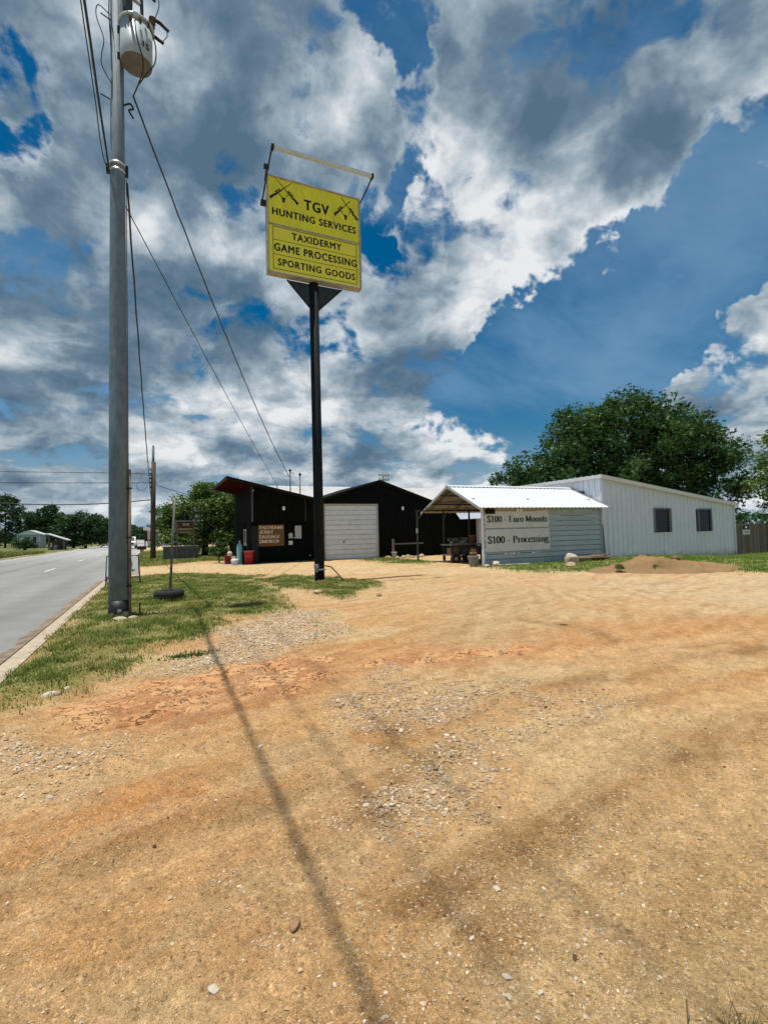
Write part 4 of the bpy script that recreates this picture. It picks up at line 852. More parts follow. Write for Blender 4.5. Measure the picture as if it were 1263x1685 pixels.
MB().prism([(YM-.16, ZP+.0), (YM, ZP+.075), (YM+.16, ZP+.0), (YM+.16, ZP+.012), (YM, ZP+.09), (YM-.16, ZP+.012)], 'x', XA-.35, XB+.33).build('ridge_cap', roof_white, cp)
for s in (-1, 1):
    ye = YM+s*(YM-YA+.34); zE = ZE-.34*sl
    for x in (XA-.36, XB+.32): MB().hexa([(x, ye, zE-.07), (x+.03, ye, zE-.07), (x+.03, YM, ZP-.07), (x, YM, ZP-.07), (x, ye, zE+.045), (x+.03, ye, zE+.045), (x+.03, YM, ZP+.06), (x, YM, ZP+.06)]).build('rake_trim', trim_grey, cp)
    for x in (XA, 14.4, 16.0, 17.8, XB-.1):
        ye2 = YM+s*(YM-YA); MB().tube([(x, ye2, ZE-.05), (x, YM, ZP-.06)], .035, 6).build('rafter', tubeg, cp)
for y_, z_ in ((YA+.75, ZE+.75*sl-.06), (YA+1.6, ZE+1.6*sl-.06), (YC-.75, ZE+.75*sl-.06), (YC-1.6, ZE+1.6*sl-.06)): MB().box(XA-.3, XB+.3, y_-.03, y_+.03, z_-.03, z_+.03).build('purlin', black_metal, cp)
for x in (XA, 16.0, XB-.1): MB().box(x-.02, x+.02, YA+.6, YC-.6, ZE+.32, ZE+.36).build('tie_beam', tubeg, cp)
for x in (12.15+.02, 13.75, 15.35, 17.0, 18.5, XB-.1):
    MB().box(x-.035, x+.035, YC-.035, YC+.035, -.1, ZE-.05).build('post', tubeg, cp)
MB().box(12.1, XB, YC-.03, YC+.03, ZE-.05, ZE+.02).build('eave_beam', tubeg, cp)
MB().tube([(13.75, YC, ZE-.55), (13.75, YC-.6, ZE+.2)], .025, 6).build('knee_brace', tubeg, cp); MB().tube([(12.17, YC, ZE-.5), (12.5, YC-.5, ZE+.15)], .025, 6).build('knee_brace', tubeg, cp)
MB().box(12.07, 12.15, YC-.12, YC-.04, 1.5, 1.75).build('switch_box', trim_grey, cp)
for x in (XA+.02, 15.2, 17.5, XB-.08): MB().box(x-.03, x+.03, YA+.02, YA+.08, -.1, ZE).build('post', tubeg, cp)
MB().box(XA-.03, XA+.03, YA-.02, YA+.10, 0.02, ZE+.02).build('corner_trim', white_metal, cp)
hz = 2.62/11
for k in range(11):
    z0_ = .04+k*hz
    MB().prism([(YA+.016, z0_), (YA-.004, z0_+.02), (YA-.004, z0_+.05), (YA+.012, z0_+.07), (YA+.012, z0_+hz-.030), (YA+.03, z0_+hz-.022)], 'x', XA+.03, XB-.02).build('siding_panel', grey_metal, cp)
MB().box(XA, XB-.02, YA-.03, YA+.03, .005, .04).build('bottom_trim', white_metal, cp); MB().box(XB-.04, XB+.02, YA-.02, YA+.08, .02, ZE).build('corner_trim', trim_grey, cp)
for k in range(9): MB().box(XA+.03, XA+.10, YA-.024, YA-.006, .22+k*.238, .25+k*.238).build('edge_clip', white_metal, cp)
MB().box(XA+.03, 16.7, YA-.02, YA-.006, 2.42, 2.62).build('header_board', mat('header_board', (.50, .46, .37), (.42, .38, .30), .8), cp)
fl = thing('floodlight', (13.22, YA-.12, 2.45), 'black box floodlight at the corner above the Euro Mounts board', 'light')
MB().box(13.02, 13.44, YA-.22, YA-.06, 2.28, 2.50).build('housing', mat('floodlight_black', (.008, .008, .008), None, .8, spec=.1), fl, bevel=.015); MB().box(13.20, 13.26, YA-.06, YA-.022, 2.41, 2.48).build('bracket', black_metal, fl)
sl_ = thing('security_lamp', (14.8, YA-.1, 2.5), 'small white twin security lamp under the carport eave', 'light')
MB().box(14.72, 14.90, YA-.05, YA-.021, 2.42, 2.54).build('mount', white_paint, sl_)
for dx in (-.06, .12): MB().lathe(14.8+dx, YA-.13, [(.03, 2.38), (.07, 2.42), (.06, 2.50), (.025, 2.53)], 12).build('lamp_head', lamp_glass, sl_, True)
board_m = mat('whitewashed_board', (.66, .66, .62), (.58, .57, .52), .75, 0, 2.2, (.4, .7), .1, 20)
for z0_, z1_, s, base, cap, lab, a, b in ((1.66, 2.40, '$100 - Euro Mounts', 1.91, 2.19, 'upper white board reading $100 - Euro Mounts on the carport side', 13.12, 16.52), (.62, 1.60, '$100 - Processing', .98, 1.29, 'lower white board reading $100 - Processing on the carport side', 13.13, 16.56)):
    o = thing('price_board', (14.8, YA-.02, z0_), lab, 'sign')
    MB().box(13.02, 16.62, YA-.035, YA-.008, z0_, z1_).build('board', board_m, o)
    serif_part(s, a, b, base, cap, YA-.036, black_print, o, .185, .065)
MB().box(13.14, 13.16, YA-.02, YA-.006, .05, 2.62).build('seam_batten', trim_grey, cp)

# things under and around the carport
CG = 'clutter under the carport'
wb = thing('wheeled_workbench', (14.1, 21.3, 0), 'long dark two shelf work trailer on wheels under the carport', 'workbench')
MB().box(13.0, 16.6, 20.75, 21.75, .86, .92).build('top', mat('steel_top', (.32, .32, .31), (.18, .18, .18), .4, .4), wb); MB().box(13.0, 15.6, 20.8, 21.7, .36, .41).build('shelf', mat('bench_shelf', (.13, .13, .13), (.22, .22, .21), .6), wb)
for x in (13.1, 14.8, 16.5):
    for y_ in (20.85, 21.65): MB().box(x-.03, x+.03, y_-.03, y_+.03, .12, .86).build('leg', black_metal, wb)
for x in (13.25, 13.95):
    w0 = MB().tube([(x, 20.72, .21), (x, 20.92, .21)], .21, 18).build('wheel', rubber, wb, True); MB().tube([(x, 20.71, .21), (x, 20.74, .21)], .09, 12).build('rim', trim_grey, w0)
def skull(x, y_, z, a, label):
    o = thing('deer_skull', (x, y_, z), label, 'deer skull', CG)
    bone = mat('bone', (.42, .39, .32), (.30, .27, .21), .8)
    ca, sa = math.cos(a), math.sin(a)
    def Pn(u, v, w): return (x+u*ca-v*sa, y_+u*sa+v*ca, z+w)
    MB().tube([Pn(-.12, 0, .06), Pn(0, 0, .08), Pn(.12, 0, .05), Pn(.2, 0, .03)], [.05, .07, .045, .025], 8).build('skull', bone, o, True)
    for s in (-1, 1): MB().tube([Pn(-.08, s*.05, .12), Pn(-.14, s*.16, .2), Pn(-.05, s*.26, .27), Pn(.08, s*.24, .32)], [.02, .017, .013, .006], 6).build('antler', bone, o, True)
for k, (x, y_, a) in enumerate(((13.35, 21.2, .3), (13.75, 21.05, 1.1), (14.1, 21.3, 2.2), (15.8, 21.0, .8), (16.2, 21.3, 2.8))): skull(x, y_, .92, a, ('leftmost', 'second', 'third', 'fourth', 'rightmost')[k]+' of the antlered skulls lying along the workbench top')
o = thing('clay_pot', (14.55, 21.2, .92), 'rust coloured pot standing on the workbench by the post', 'pot')
MB().lathe(14.55, 21.2, [(.09, .92), (.15, 1.05), (.16, 1.22), (.18, 1.25), (.18, 1.3)], 16).build('pot_body', mat('terracotta', (.30, .12, .05), (.22, .09, .04), .8), o, True); MB().lathe(14.55, 21.2, [(.185, 1.27), (.195, 1.29), (.195, 1.33), (.17, 1.34)], 16).build('pot_rim', mat('terracotta_rim', (.34, .15, .07)), o, True)
o = thing('storage_crate', (15.2, 20.3, 0), 'low dark wooden crate on the ground below the workbench end', 'crate')
for k in range(4): MB().box(14.9, 15.7, 20.1+.0, 20.13, .03+k*.09, .10+k*.09).box(14.9, 15.7, 20.57, 20.6, .03+k*.09, .10+k*.09).build('slat', weathered, o)
MB().box(14.9, 15.7, 20.13, 20.57, .02, .05).build('floor_board', weathered, o); MB().box(14.9, 14.93, 20.13, 20.57, .05, .38).box(15.67, 15.7, 20.13, 20.57, .05, .38).build('end_board', weathered, o)
o = thing('barrel_grill', (17.0, 20.6, 0), 'grey drum grill standing behind the sheeted carport side', 'grill')
MB().tube([(16.5, 20.6, .95), (17.6, 20.6, .95)], .28, 18).build('drum', mat('grill_grey', (.16, .165, .17), (.10, .10, .10), .6, .3), o, True)
for x in (16.6, 17.5):
    for s in (-1, 1): MB().tube([(x, 20.6+s*.12, .75), (x, 20.6+s*.32, 0)], .02, 6).build('leg', black_metal, o)
MB().tube([(16.6, 20.28, 1.02), (17.5, 20.28, 1.02)], .018, 6).build('handle', trim_grey, o)
o = thing('tool_rack', (15.75, 19.6, 0), 'jumbled pale metal rack leaning just inside the carport opening', 'rack')
for x in (15.5, 15.75, 16.0): MB().tube([(x, 19.55, 0), (x+.08, 19.75, .95)], .018, 6).build('upright', trim_grey, o)
for z in (.25, .55, .85): MB().tube([(15.45, 19.57+z*.2, z), (16.15, 19.57+z*.2, z+.02)], .02, 6).build('rail', trim_grey, o)
o = thing('plastic_sack', (15.15, 19.75, 0), 'crumpled white plastic sack on the ground inside the carport', 'sack')
MB().lathe(15.15, 19.75, [(.16, .0), (.22, .08), (.19, .22), (.10, .30), (.05, .33)], 10).build('bag', mat('white_plastic', (.60, .60, .58), (.45, .45, .44), .5, 0, 8, bump=1., bscale=14), o, True); MB().lathe(15.15, 19.75, [(.04, .32), (.07, .38), (.05, .40)], 8).build('knot', white_paint, o, True)
card = mat('cardboard', (.24, .16, .09), (.18, .12, .07), .9)
for k, (bx, by, bz, w0, h0, m0, lab) in enumerate(((13.3, 21.1, .41, .45, .30, card, 'small brown carton on the left of the bench shelf'), (14.0, 21.2, .41, .5, .26, mat('tote_grey', (.12, .13, .14)), 'dark plastic tote in the middle of the bench shelf'), (14.75, 21.2, .41, .42, .34, card, 'taller brown carton at the right of the bench shelf'), (16.0, 21.3, .0, .6, .42, mat('tote_blue', (.05, .08, .12)), 'dark blue tote on the ground under the bench end'))):
    o = thing('storage_box', (bx, by, bz), lab, 'box', CG)
    MB().box(bx-w0/2, bx+w0/2, by-.2, by+.2, bz, bz+h0).build('box_body', m0, o, bevel=.01); MB().box(bx-w0/2-.01, bx+w0/2+.01, by-.21, by+.21, bz+h0, bz+h0+.03).build('lid', m0, o, bevel=.005)
o = thing('wood_pallet', (14.6, 22.4, 0), 'grey wooden pallet leaning at the rear of the carport', 'pallet')
for k in range(7): MB().hexa([(13.95+.19*k, 22.1, .02), (14.08+.19*k, 22.1, .02), (14.08+.19*k, 22.13, .02), (13.95+.19*k, 22.13, .02), (13.95+.19*k, 22.45, 1.2), (14.08+.19*k, 22.45, 1.2), (14.08+.19*k, 22.48, 1.2), (13.95+.19*k, 22.48, 1.2)]).build('slat', weathered, o)
for z in (.15, .6, 1.05): MB().box(13.93, 15.25, 22.14+z*.29, 22.23+z*.29, z, z+.09).build('bearer', weathered, o)
o = thing('folding_chair', (16.1, 19.0, 0), 'black folding chair just behind the sheeted carport side', 'chair')
MB().box(15.9, 16.3, 18.85, 19.25, .43, .46).build('seat', black_metal, o); MB().box(15.9, 16.3, 19.27, 19.30, .6, .9).build('backrest', black_metal, o)
for x in (15.92, 16.28): MB().tube([(x, 18.85, 0), (x, 19.3, .9)], .014, 6).build('leg', black_metal, o); MB().tube([(x, 19.35, 0), (x, 18.95, .45)], .014, 6).build('leg', black_metal, o)
o = thing('planter_tub', (12.55, 18.25, 0), 'grey tapered tub holding a brown pot before the carport corner post', 'planter')
MB().lathe(12.55, 18.25, [(.17, -.02), (.22, .30), (.235, .42), (.255, .43), (.255, .47), (.22, .47)], 20).build('tub', mat('tub_grey', (.22, .235, .23), (.17, .18, .18), .6), o, True)
MB().lathe(12.55, 18.25, [(.10, .46), (.16, .50), (.17, .62), (.14, .64)], 16).build('inner_pot', mat('brown_pot', (.20, .11, .07), (.14, .08, .05), .8), o, True)
for k in range(9): MB().tube([(12.55, 18.25, .63), (12.55+.10*math.cos(k*.7), 18.25+.10*math.sin(k*.7), .70+.04*(k % 3)), (12.55+.16*math.cos(k*.7), 18.25+.16*math.sin(k*.7), .70)], [.008, .012, .002], 4).build('dry_stem', mat('dry_stem', (.22, .15, .08)), o)

# ------------------------------------------------------------------ white steel workshop on the right
ws = thing('steel_workshop', (25.7, 18.3, 0), 'white ribbed metal workshop with two windows and a single pitch roof', 'building')
WX0, WX1, WY, WY2 = 20.42, 31.1, 18.3, 30.0
def zt(x): return 4.16-(x-WX0)*(4.16-2.78)/(WX1-WX0)
np_ = 31; pw = (WX1-WX0)/np_
wins = ((24.22, 25.39, 1.22, 2.50), (27.82, 28.92, 1.20, 2.46))
for k in range(np_):
    a, b = WX0+k*pw, WX0+(k+1)*pw-.002
    segs = [(-.45, None)]
    for (wa, wb_, z0_, z1_) in wins:
        if b > wa+.02 and a < wb_-.02: segs = [(-.45, z0_), (z1_, None)]
    for z0_, z1_ in segs:
        mb = MB(); prof = [(a, WY), (a+.014, WY-.05), (a+.07, WY-.05), (a+.084, WY), (a+pw*.5, WY), (a+pw*.5+.01, WY-.012), (a+pw*.5+.03, WY-.012), (a+pw*.5+.04, WY), (b, WY), (b, WY+.02), (a, WY+.02)]
        n = len(prof); vs = [(u, v, z0_) for u, v in prof]+[(u, v, (zt(u)-.02) if z1_ is None else z1_) for u, v in prof]
        mb.add(vs, [(i, (i+1) % n, n+(i+1) % n, n+i) for i in range(n)]+[tuple(range(n))[::-1], tuple(range(n, 2*n))]); mb.build('wall_panel', white_metal, ws)
for k in range(31):
    a = WY+.02+k*.375; b = a+.372
    mb = MB(); prof = [(a, WX0), (a+.014, WX0-.045), (a+.06, WX0-.045), (a+.075, WX0), (b, WX0), (b, WX0+.02), (a, WX0+.02)]
    n = len(prof); mb.add([(v, u, -.1) for u, v in prof]+[(v, u, 4.10) for u, v in prof], [(i, (i+1) % n, n+(i+1) % n, n+i) for i in range(n)]+[tuple(range(n))[::-1], tuple(range(n, 2*n))]); mb.build('side_panel', white_metal, ws)
MB().box(WX0-.06, WX0+.05, WY-.07, WY-.052, -.1, 4.12).build('corner_trim', white_metal, ws); MB().box(WX1-.06, WX1+.03, WY-.07, WY-.052, -.45, 2.76).build('corner_trim', white_metal, ws)
MB().box(WX1, WX1+.03, WY, WY2, -.5, 2.74).build('right_wall', white_metal, ws); MB().box(WX0, WX1, WY2-.05, WY2, -.3, 2.7).build('rear_wall', white_metal, ws)
for k in range(12):
    a = WX0-.12+k*.915; b = a+.913; e = -.14
    MB().hexa([(a, WY+e, zt(a)), (b, WY+e, zt(b)), (b, WY2, zt(b)), (a, WY2, zt(a)), (a, WY+e, zt(a)+.04), (b, WY+e, zt(b)+.04), (b, WY2, zt(b)+.04), (a, WY2, zt(a)+.04)]).build('roof_sheet', roof_white, ws)
MB().hexa([(WX0-.16, WY-.18, zt(WX0-.16)-.14), (WX1+.16, WY-.18, zt(WX1+.16)-.14), (WX1+.16, WY-.142, zt(WX1+.16)-.14), (WX0-.16, WY-.142, zt(WX0-.16)-.14), (WX0-.16, WY-.18, zt(WX0-.16)+.06), (WX1+.16, WY-.18, zt(WX1+.16)+.06), (WX1+.16, WY-.142, zt(WX1+.16)+.06), (WX0-.16, WY-.142, zt(WX0-.16)+.06)]).build('rake_trim', mat('cream_trim', (.74, .73, .68), (.66, .65, .60), .5), ws)
for k in range(30): MB().box(WX0-.17, WX0-.12, WY-.14+k*.39, WY+.08+k*.39, zt(WX0)-.03, zt(WX0)+.075).build('roof_rib_end', roof_white, ws)
MB().box(WX0-.165, WX0-.121, WY-.14, WY2, zt(WX0)-.10, zt(WX0)+.02).build('eave_trim', mat('cream_trim', (.74, .73, .68)), ws)
for wa, wb_, z0_, z1_ in wins:
    fr = MB().box(wa-.04, wb_+.04, WY-.075, WY+.03, z1_-.04, z1_+.04).box(wa-.04, wa+.03, WY-.075, WY+.03, z0_, z1_-.04).box(wb_-.03, wb_+.04, WY-.075, WY+.03, z0_, z1_-.04).build('window', mat('window_frame_grey', (.20, .21, .215)), ws)
    MB().box(wa-.09, wb_+.09, WY-.13, WY+.02, z0_-.06, z0_).build('sill', white_metal, fr)
    n = 4; h = (z1_-z0_-.04)/n
    for k in range(n): MB().hexa([(wa+.03, WY-.01, z0_+k*h+.012), (wb_-.03, WY-.01, z0_+k*h+.012), (wb_-.03, WY+.0, z0_+k*h+.012), (wa+.03, WY+.0, z0_+k*h+.012), (wa+.03, WY+.01, z0_+(k+1)*h), (wb_-.03, WY+.01, z0_+(k+1)*h), (wb_-.03, WY+.02, z0_+(k+1)*h), (wa+.03, WY+.02, z0_+(k+1)*h)]).build('pane', glass_d, fr)
    for k in range(1, n): MB().box(wa+.03, wb_-.03, WY-.022, WY-.011, z0_+k*h-.012, z0_+k*h+.012).build('glazing_bar', mat('glazing_bar', (.07, .075, .075)), fr)
MB().box(WX0-.06, WX0-.03, 19.4, 20.2, 3.30, 3.50).build('vent_window', glass_d, ws)
o = thing('corrugated_offcut', (20.2, 18.1, 0), 'dull grey corrugated sheet leaning upright between carport and workshop', 'metal sheet')
mb = MB(); n = 9; vs = []
for i in range(n): vs += [(20.06+i*.035, 18.10+(.012 if i % 2 else 0), 0), (20.06+i*.035, 18.2+(.012 if i % 2 else 0), 1.72)]
mb.add(vs, [(2*i, 2*i+2, 2*i+3, 2*i+1) for i in range(n-1)]); sh = mb.build('sheet', mat('dull_zinc', (.20, .225, .23), (.14, .16, .16), .6, .3), o); m_ = sh.modifiers.new('solid', 'SOLIDIFY'); m_.thickness = .006
MB().tube([(20.05, 18.09, .0), (20.05, 18.19, 1.75)], .015, 6).build('edge_rod', trim_grey, o)

# picket fence on the right
fc = thing('picket_fence', (33, 18.6, -.3), 'weathered grey plank fence right of the white workshop', 'fence')
x = 31.22; k = 0
while x < 42:
    w0 = random.uniform(.125, .15); zt_ = 1.56+random.uniform(-.06, .05); ln_ = random.uniform(-.02, .02) + (.10 if k == 0 else 0)
    MB().hexa([(x, 18.55, -.42), (x+w0, 18.55, -.42), (x+w0, 18.575, -.42), (x, 18.575, -.42), (x+ln_, 18.55, zt_), (x+w0+ln_, 18.55, zt_+random.uniform(-.02, .02)), (x+w0+ln_, 18.575, zt_), (x+ln_, 18.575, zt_)]).build('picket', (weathered, mat('weathered_wood2', (.30, .26, .20), (.16, .135, .10), .9, 0, 6, (.35, .65), .6, 30, stretch=(6, 6, .7)), mat('weathered_wood3', (.17, .145, .11), (.10, .085, .065), .9, 0, 6, (.35, .65), .6, 30, stretch=(6, 6, .7)))[random.choice((0, 0, 1, 2))], fc)
    x += w0+random.uniform(.006, .022); k += 1
for z in (.1, 1.2): MB().box(31.2, 42, 18.58, 18.66, z, z+.09).build('rail', weathered, fc)
ns = thing('warning_sign', (32.65, 18.5, .9), 'small black and white notice nailed on the plank fence', 'sign')
MB().box(32.32, 32.98, 18.525, 18.54, .92, 1.22).build('notice_plate', white_paint, ns); MB().box(32.34, 32.92, 18.525, 18.54, 1.23, 1.47).build('header_plate', black_print, ns)
MB().lathe(32.62, 18.52, [(.0, 1.28), (.05, 1.30), (.055, 1.36), (.0, 1.42)], 10).build('emblem', white_paint, ns); MB().box(32.45, 32.86, 18.521, 18.524, 1.04, 1.12).build('printed_line', mat('print_grey', (.25, .25, .25)), ns)
fs2 = thing('far_shed', (40, 30, 0), 'low building with white metal roof beyond the plank fence', 'building')
MB().box(36.6, 50, 30, 38, -.5, 1.5).build('wall', mat('far_shed_wall', (.45, .45, .43)), fs2); MB().hexa([(36.2, 29.6, 1.5), (50.5, 29.6, 1.5), (50.5, 34, 2.5), (36.2, 34, 2.5), (36.2, 29.6, 1.56), (50.5, 29.6, 1.56), (50.5, 34, 2.56), (36.2, 34, 2.56)]).build('roof', roof_white, fs2)

# ------------------------------------------------------------------ earth heap, boulders, planks
def heap():
    nx, ny = 120, 60; xs = np.linspace(-3.0, 3.0, nx); ys = np.linspace(-1.6, 1.6, ny); X, Y = np.meshgrid(xs, ys, indexing='ij')
    ang = R_(-26); cx, cy = 16.3, 11.9
    wx = cx+X*math.cos(ang)-Y*math.sin(ang); wy = cy+X*math.sin(ang)+Y*math.cos(ang)
    r = np.hypot(X/2.7, Y/1.35)+ (fbm(wx*1.1, wy*1.1, 3, 61)-.5)*.5
    h = .40*np.clip((1-r)*1.35, 0, 1)**.9*(.75+.9*(fbm(wx*1.1+4, wy*1.1, 3, 63)-.3))*(1+.25*np.exp(-((X+.2)/1.0)**2))
    h += np.clip((1-r)*2, 0, 1)*(.26*(fbm(wx*2.6, wy*2.6, 3, 65)-.5)+.09*(fbm(wx*9, wy*9, 3, 67)-.5))
    z = gheight(wx.ravel(), wy.ravel()).reshape(wx.shape)+h-.03
    c = np.array((.33, .205, .10))*(.55+.45*fbm(wx*2, wy*2, 4, 66))[..., None]
    g = sstep(fbm(wx*1.6, wy*1.6, 4, 68), .56, .66)[..., None]; c = c*(1-g*.4)+np.array((.30, .18, .075))*g*.4
    idx = np.arange(X.size).reshape(X.shape); q = np.stack([idx[:-1, :-1], idx[1:, :-1], idx[1:, 1:], idx[:-1, 1:]], -1).reshape(-1, 4)
    me = mesh_np('dirt_heap', np.stack([wx, wy, z], -1).reshape(-1, 3), q.ravel(), np.full(len(q), 4), c.reshape(-1, 3), True)
    global HEAPH
    HEAPH = (wx.ravel(), wy.ravel(), z.ravel())
    return tag(link('dirt_heap', me, vcol_mat('heap_soil', .95, [(140, .65, 1.3), (16, .8, 1.15)], .9, 60)), 'low heap of pale dug earth with weeds before the white workshop', 'dirt heap')
heap()

def rock_mesh(name, sx, sy, sz, seed, flat=.35, sub=3):
    bm = bmesh.new(); bmesh.ops.create_icosphere(bm, subdivisions=sub, radius=1)
    r = np.random.default_rng(seed); dirs = r.normal(size=(9, 3)); dirs /= np.linalg.norm(dirs, axis=1)[:, None]; lim = r.uniform(.62, .95, 9)
    for v in bm.verts:
        p = np.array(v.co)
        for d, l in zip(dirs, lim):
            k = p@d
            if k > l: p = p-d*(k-l)*.85
        p += .03*np.sin(p[[1, 2, 0]]*9+seed)
        v.co = (p[0]*sx, p[1]*sy, max(p[2], -flat)*sz)
    me = bpy.data.meshes.new(name); bm.to_mesh(me); bm.free(); return me
def rock(name, x, y, s, seed, material, label, cat='rock', group=None, dz=0., rot=None, z=None):
    me = rock_mesh(name, *s, seed); o = link(name, me, material, None, (x, y, (gz(x, y) if z is None else z)+s[2]*.3+dz)); o.rotation_euler.z = seed*1.3 if rot is None else rot
    return tag(o, label, cat, group)
lime = mat('limestone', (.52, .46, .36), (.40, .34, .25), .9, 0, 4, bump=.7, bscale=20)
sand = mat('sandstone', (.36, .21, .12), (.26, .14, .08), .9, 0, 4, bump=.7, bscale=25)
dust = mat('dusty_rock', (.42, .33, .21), (.34, .25, .15), .9, 0, 4, bump=.6, bscale=25)
rock('boulder', 16.55, 16.6, (.42, .30, .36), 3, lime, 'large white boulder beside the planks at the carport side', dz=.02)
rock('boulder', 15.2, 15.3, (.30, .2, .14), 5, dust, 'low tan boulder in the grass before the carport side')
rock('boulder', 13.2, 17.55, (.22, .2, .2), 8, lime, 'rounded white stone at the foot of the carport corner')
rock('boulder', 12.78, 17.6, (.12, .12, .10), 9, lime, 'small pale stone beside the grey planter tub')
o = thing('ground_board', (13.7, 17.2, 0), 'pale flat board lying on the ground below the price boards', 'board')
zg = max(gz(13.2, 17.3), gz(14.4, 17.1))+.03
MB().hexa([(13.1, 17.1, zg), (14.6, 16.95, zg), (14.62, 17.2, zg), (13.12, 17.4, zg), (13.1, 17.1, zg+.03), (14.6, 16.95, zg+.03), (14.62, 17.2, zg+.03), (13.12, 17.4, zg+.03)]).build('board', mat('pale_board', (.50, .47, .40)), o); MB().box(13.3, 13.36, 17.1, 17.36, zg+.03, zg+.05).build('cleat', weathered, o)
pk = mat('raw_plank', (.36, .25, .16), (.24, .165, .10), .85, 0, 4, stretch=(1, 8, 8), bump=.3)
for k, (x0, y0, a, L, z0_, lab) in enumerate(((17.0, 16.95, -.06, 2.3, .18, 'longest plank at the front of the stacked boards by the boulder'), (17.1, 17.22, -.03, 2.2, .20, 'middle plank of the stacked boards by the boulder'), (17.3, 17.48, .0, 2.2, .20, 'rear plank of the stacked boards by the carport wall'), (18.25, 16.9, .08, 1.2, .29, 'short plank resting crosswise on top of the board stack'))):
    ca, sa = math.cos(a), math.sin(a); z1_ = z0_-.02
    def Q(u, v, w): return (x0+u*ca-v*sa, y0+u*sa+v*ca, w)
    MB_ = MB().hexa([Q(0, 0, z0_), Q(L, 0, z1_), Q(L, .22, z1_), Q(0, .22, z0_), Q(0, 0, z0_+.045), Q(L, 0, z1_+.045), Q(L, .22, z1_+.045), Q(0, .22, z0_+.045)])
    tag(MB_.build('plank', pk, None, loc=(x0, y0, z0_)), lab, 'plank', 'stacked planks by the carport')
for k, x0 in enumerate((17.25, 18.9)):
    tag(MB().box(x0, x0+.15, 16.8, 17.7, -.05, .175).build('timber_block', pole_wood, None, loc=(0, 0, 0)), ('dark timber block under the left end of the plank stack', 'dark timber block under the right end of the plank stack')[k], 'timber')
o = tag(MB().lathe(16.9, 12.0, [(.09, .33), (.15, .36), (.16, .44), (.09, .49)], 12).build('rusty_can', rust, None, True), 'dark rusty can half buried on top of the earth heap', 'can')
# stones and log by the shop's right corner
for k in range(16):
    x = 12.75+random.random()*2.6; y = 26.9+random.random()*1.1
    rock('rubble_stone', x, y, (random.uniform(.10, .24), random.uniform(.1, .2), random.uniform(.07, .15)), 20+k, (lime, dust, sand)[k % 3], ('pale', 'dusty tan', 'reddish')[k % 3]+' rubble stone, '+('first', 'second', 'third', 'fourth', 'fifth', 'sixth')[k//3]+' of its colour right of the garage door', 'stone', 'rubble stones along the shop wall')
o = thing('garden_rail', (14.2, 27.9, 0), 'grey weathered rail on a post against the black wall', 'rail')
MB().box(13.25, 13.37, 27.9, 28.0, -.05, 1.15).build('post', weathered, o); MB().box(13.3, 15.4, 27.86, 27.9, .80, .88).build('rail', weathered, o)
o = thing('wall_pot', (13.15, 27.5, 0), 'grey pot among the rubble beside the garage door', 'pot')
MB().lathe(13.15, 27.5, [(.10, .0), (.15, .25), (.17, .33), (.14, .33)], 14).build('pot_body', concrete, o, True); MB().lathe(13.15, 27.5, [(.16, .31), (.18, .33), (.18, .37), (.13, .37)], 14).build('pot_rim', concrete, o, True)

# ------------------------------------------------------------------ tyre stand, stake, sandwich board, mailbox
ty = thing('tyre_stand', (.27, 13.84, 0), 'old black tyre lying flat on the grass with a leaning steel pole in it', 'tyre stand')
tz = gz(.27, 13.84)
prof = [(.20, .02), (.30, .0), (.345, .03), (.36, .07), (.36, .17), (.345, .215), (.30, .24), (.20, .225), (.185, .20), (.19, .05)]
MB().lathe(.27, 13.84, [(r, z+tz) for r, z in prof]+[(prof[0][0], prof[0][1]+tz)], 36).build('tyre', rubber, ty, True)
for k in range(3): MB().lathe(.27, 13.84, [(.361, tz+.075+k*.035), (.366, tz+.08+k*.035), (.366, tz+.092+k*.035), (.361, tz+.097+k*.035)], 36).build('tread_rib', rubber, ty, True)
MB().lathe(.27, 13.84, [(.19, tz+.0), (.195, tz+.17), (.05, tz+.18)], 20).build('concrete_core', concrete, ty, True)
MB().tube([(.29, 13.84, tz+.1), (.36, 13.84, 1.55), (.42, 13.84, 2.58)], [.032, .030, .028], 10).build('pole', mat('dull_pole', (.20, .20, .18), (.12, .115, .10), .7, .3, 8), ty, True)
o = thing('ground_stake', (-.33, 11.5, 0), 'short dark steel stake in the grass right of the pole base', 'stake')
MB().box(-.345, -.315, 11.49, 11.51, -.1, .26).build('bar', black_metal, o); MB().box(-.36, -.30, 11.48, 11.52, .02, .035).build('collar', black_metal, o)
af = thing('sandwich_board', (-1.05, 19.4, 0), 'white A-frame pavement sign with red disc half hidden behind steel pole', 'sign')
ff = mat('aframe_frame', (.05, .05, .055)); wb2 = mat('aframe_board', (.66, .66, .64), (.56, .56, .54), .6, 0, 4)
for s in (-1, 1):
    yb, yt = 19.4+s*.32, 19.4+s*.03
    for x in (-1.56, -.60): MB().tube([(x+(.06 if x > -1 else -.02), yb, -.02), (x, yt, 1.0)], .018, 6).build('leg', ff, af)
    MB().tube([(-1.56, yt, 1.0), (-.60, yt, 1.0)], .016, 6).build('top_rail', ff, af); MB().tube([(-1.57, 19.4+s*.25, .25), (-.55, 19.4+s*.25, .25)], .014, 6).build('lower_rail', ff, af)
    MB().hexa([(-1.55, yt+s*.19-.006, .33), (-.60, yt+s*.19-.006, .33), (-.60, yt+s*.19+.006, .33), (-1.55, yt+s*.19+.006, .33), (-1.55, yt+s*.01-.006, .97), (-.61, yt+s*.01-.006, .97), (-.61, yt+s*.01+.006, .97), (-1.55, yt+s*.01+.006, .97)]).build('panel', wb2, af)
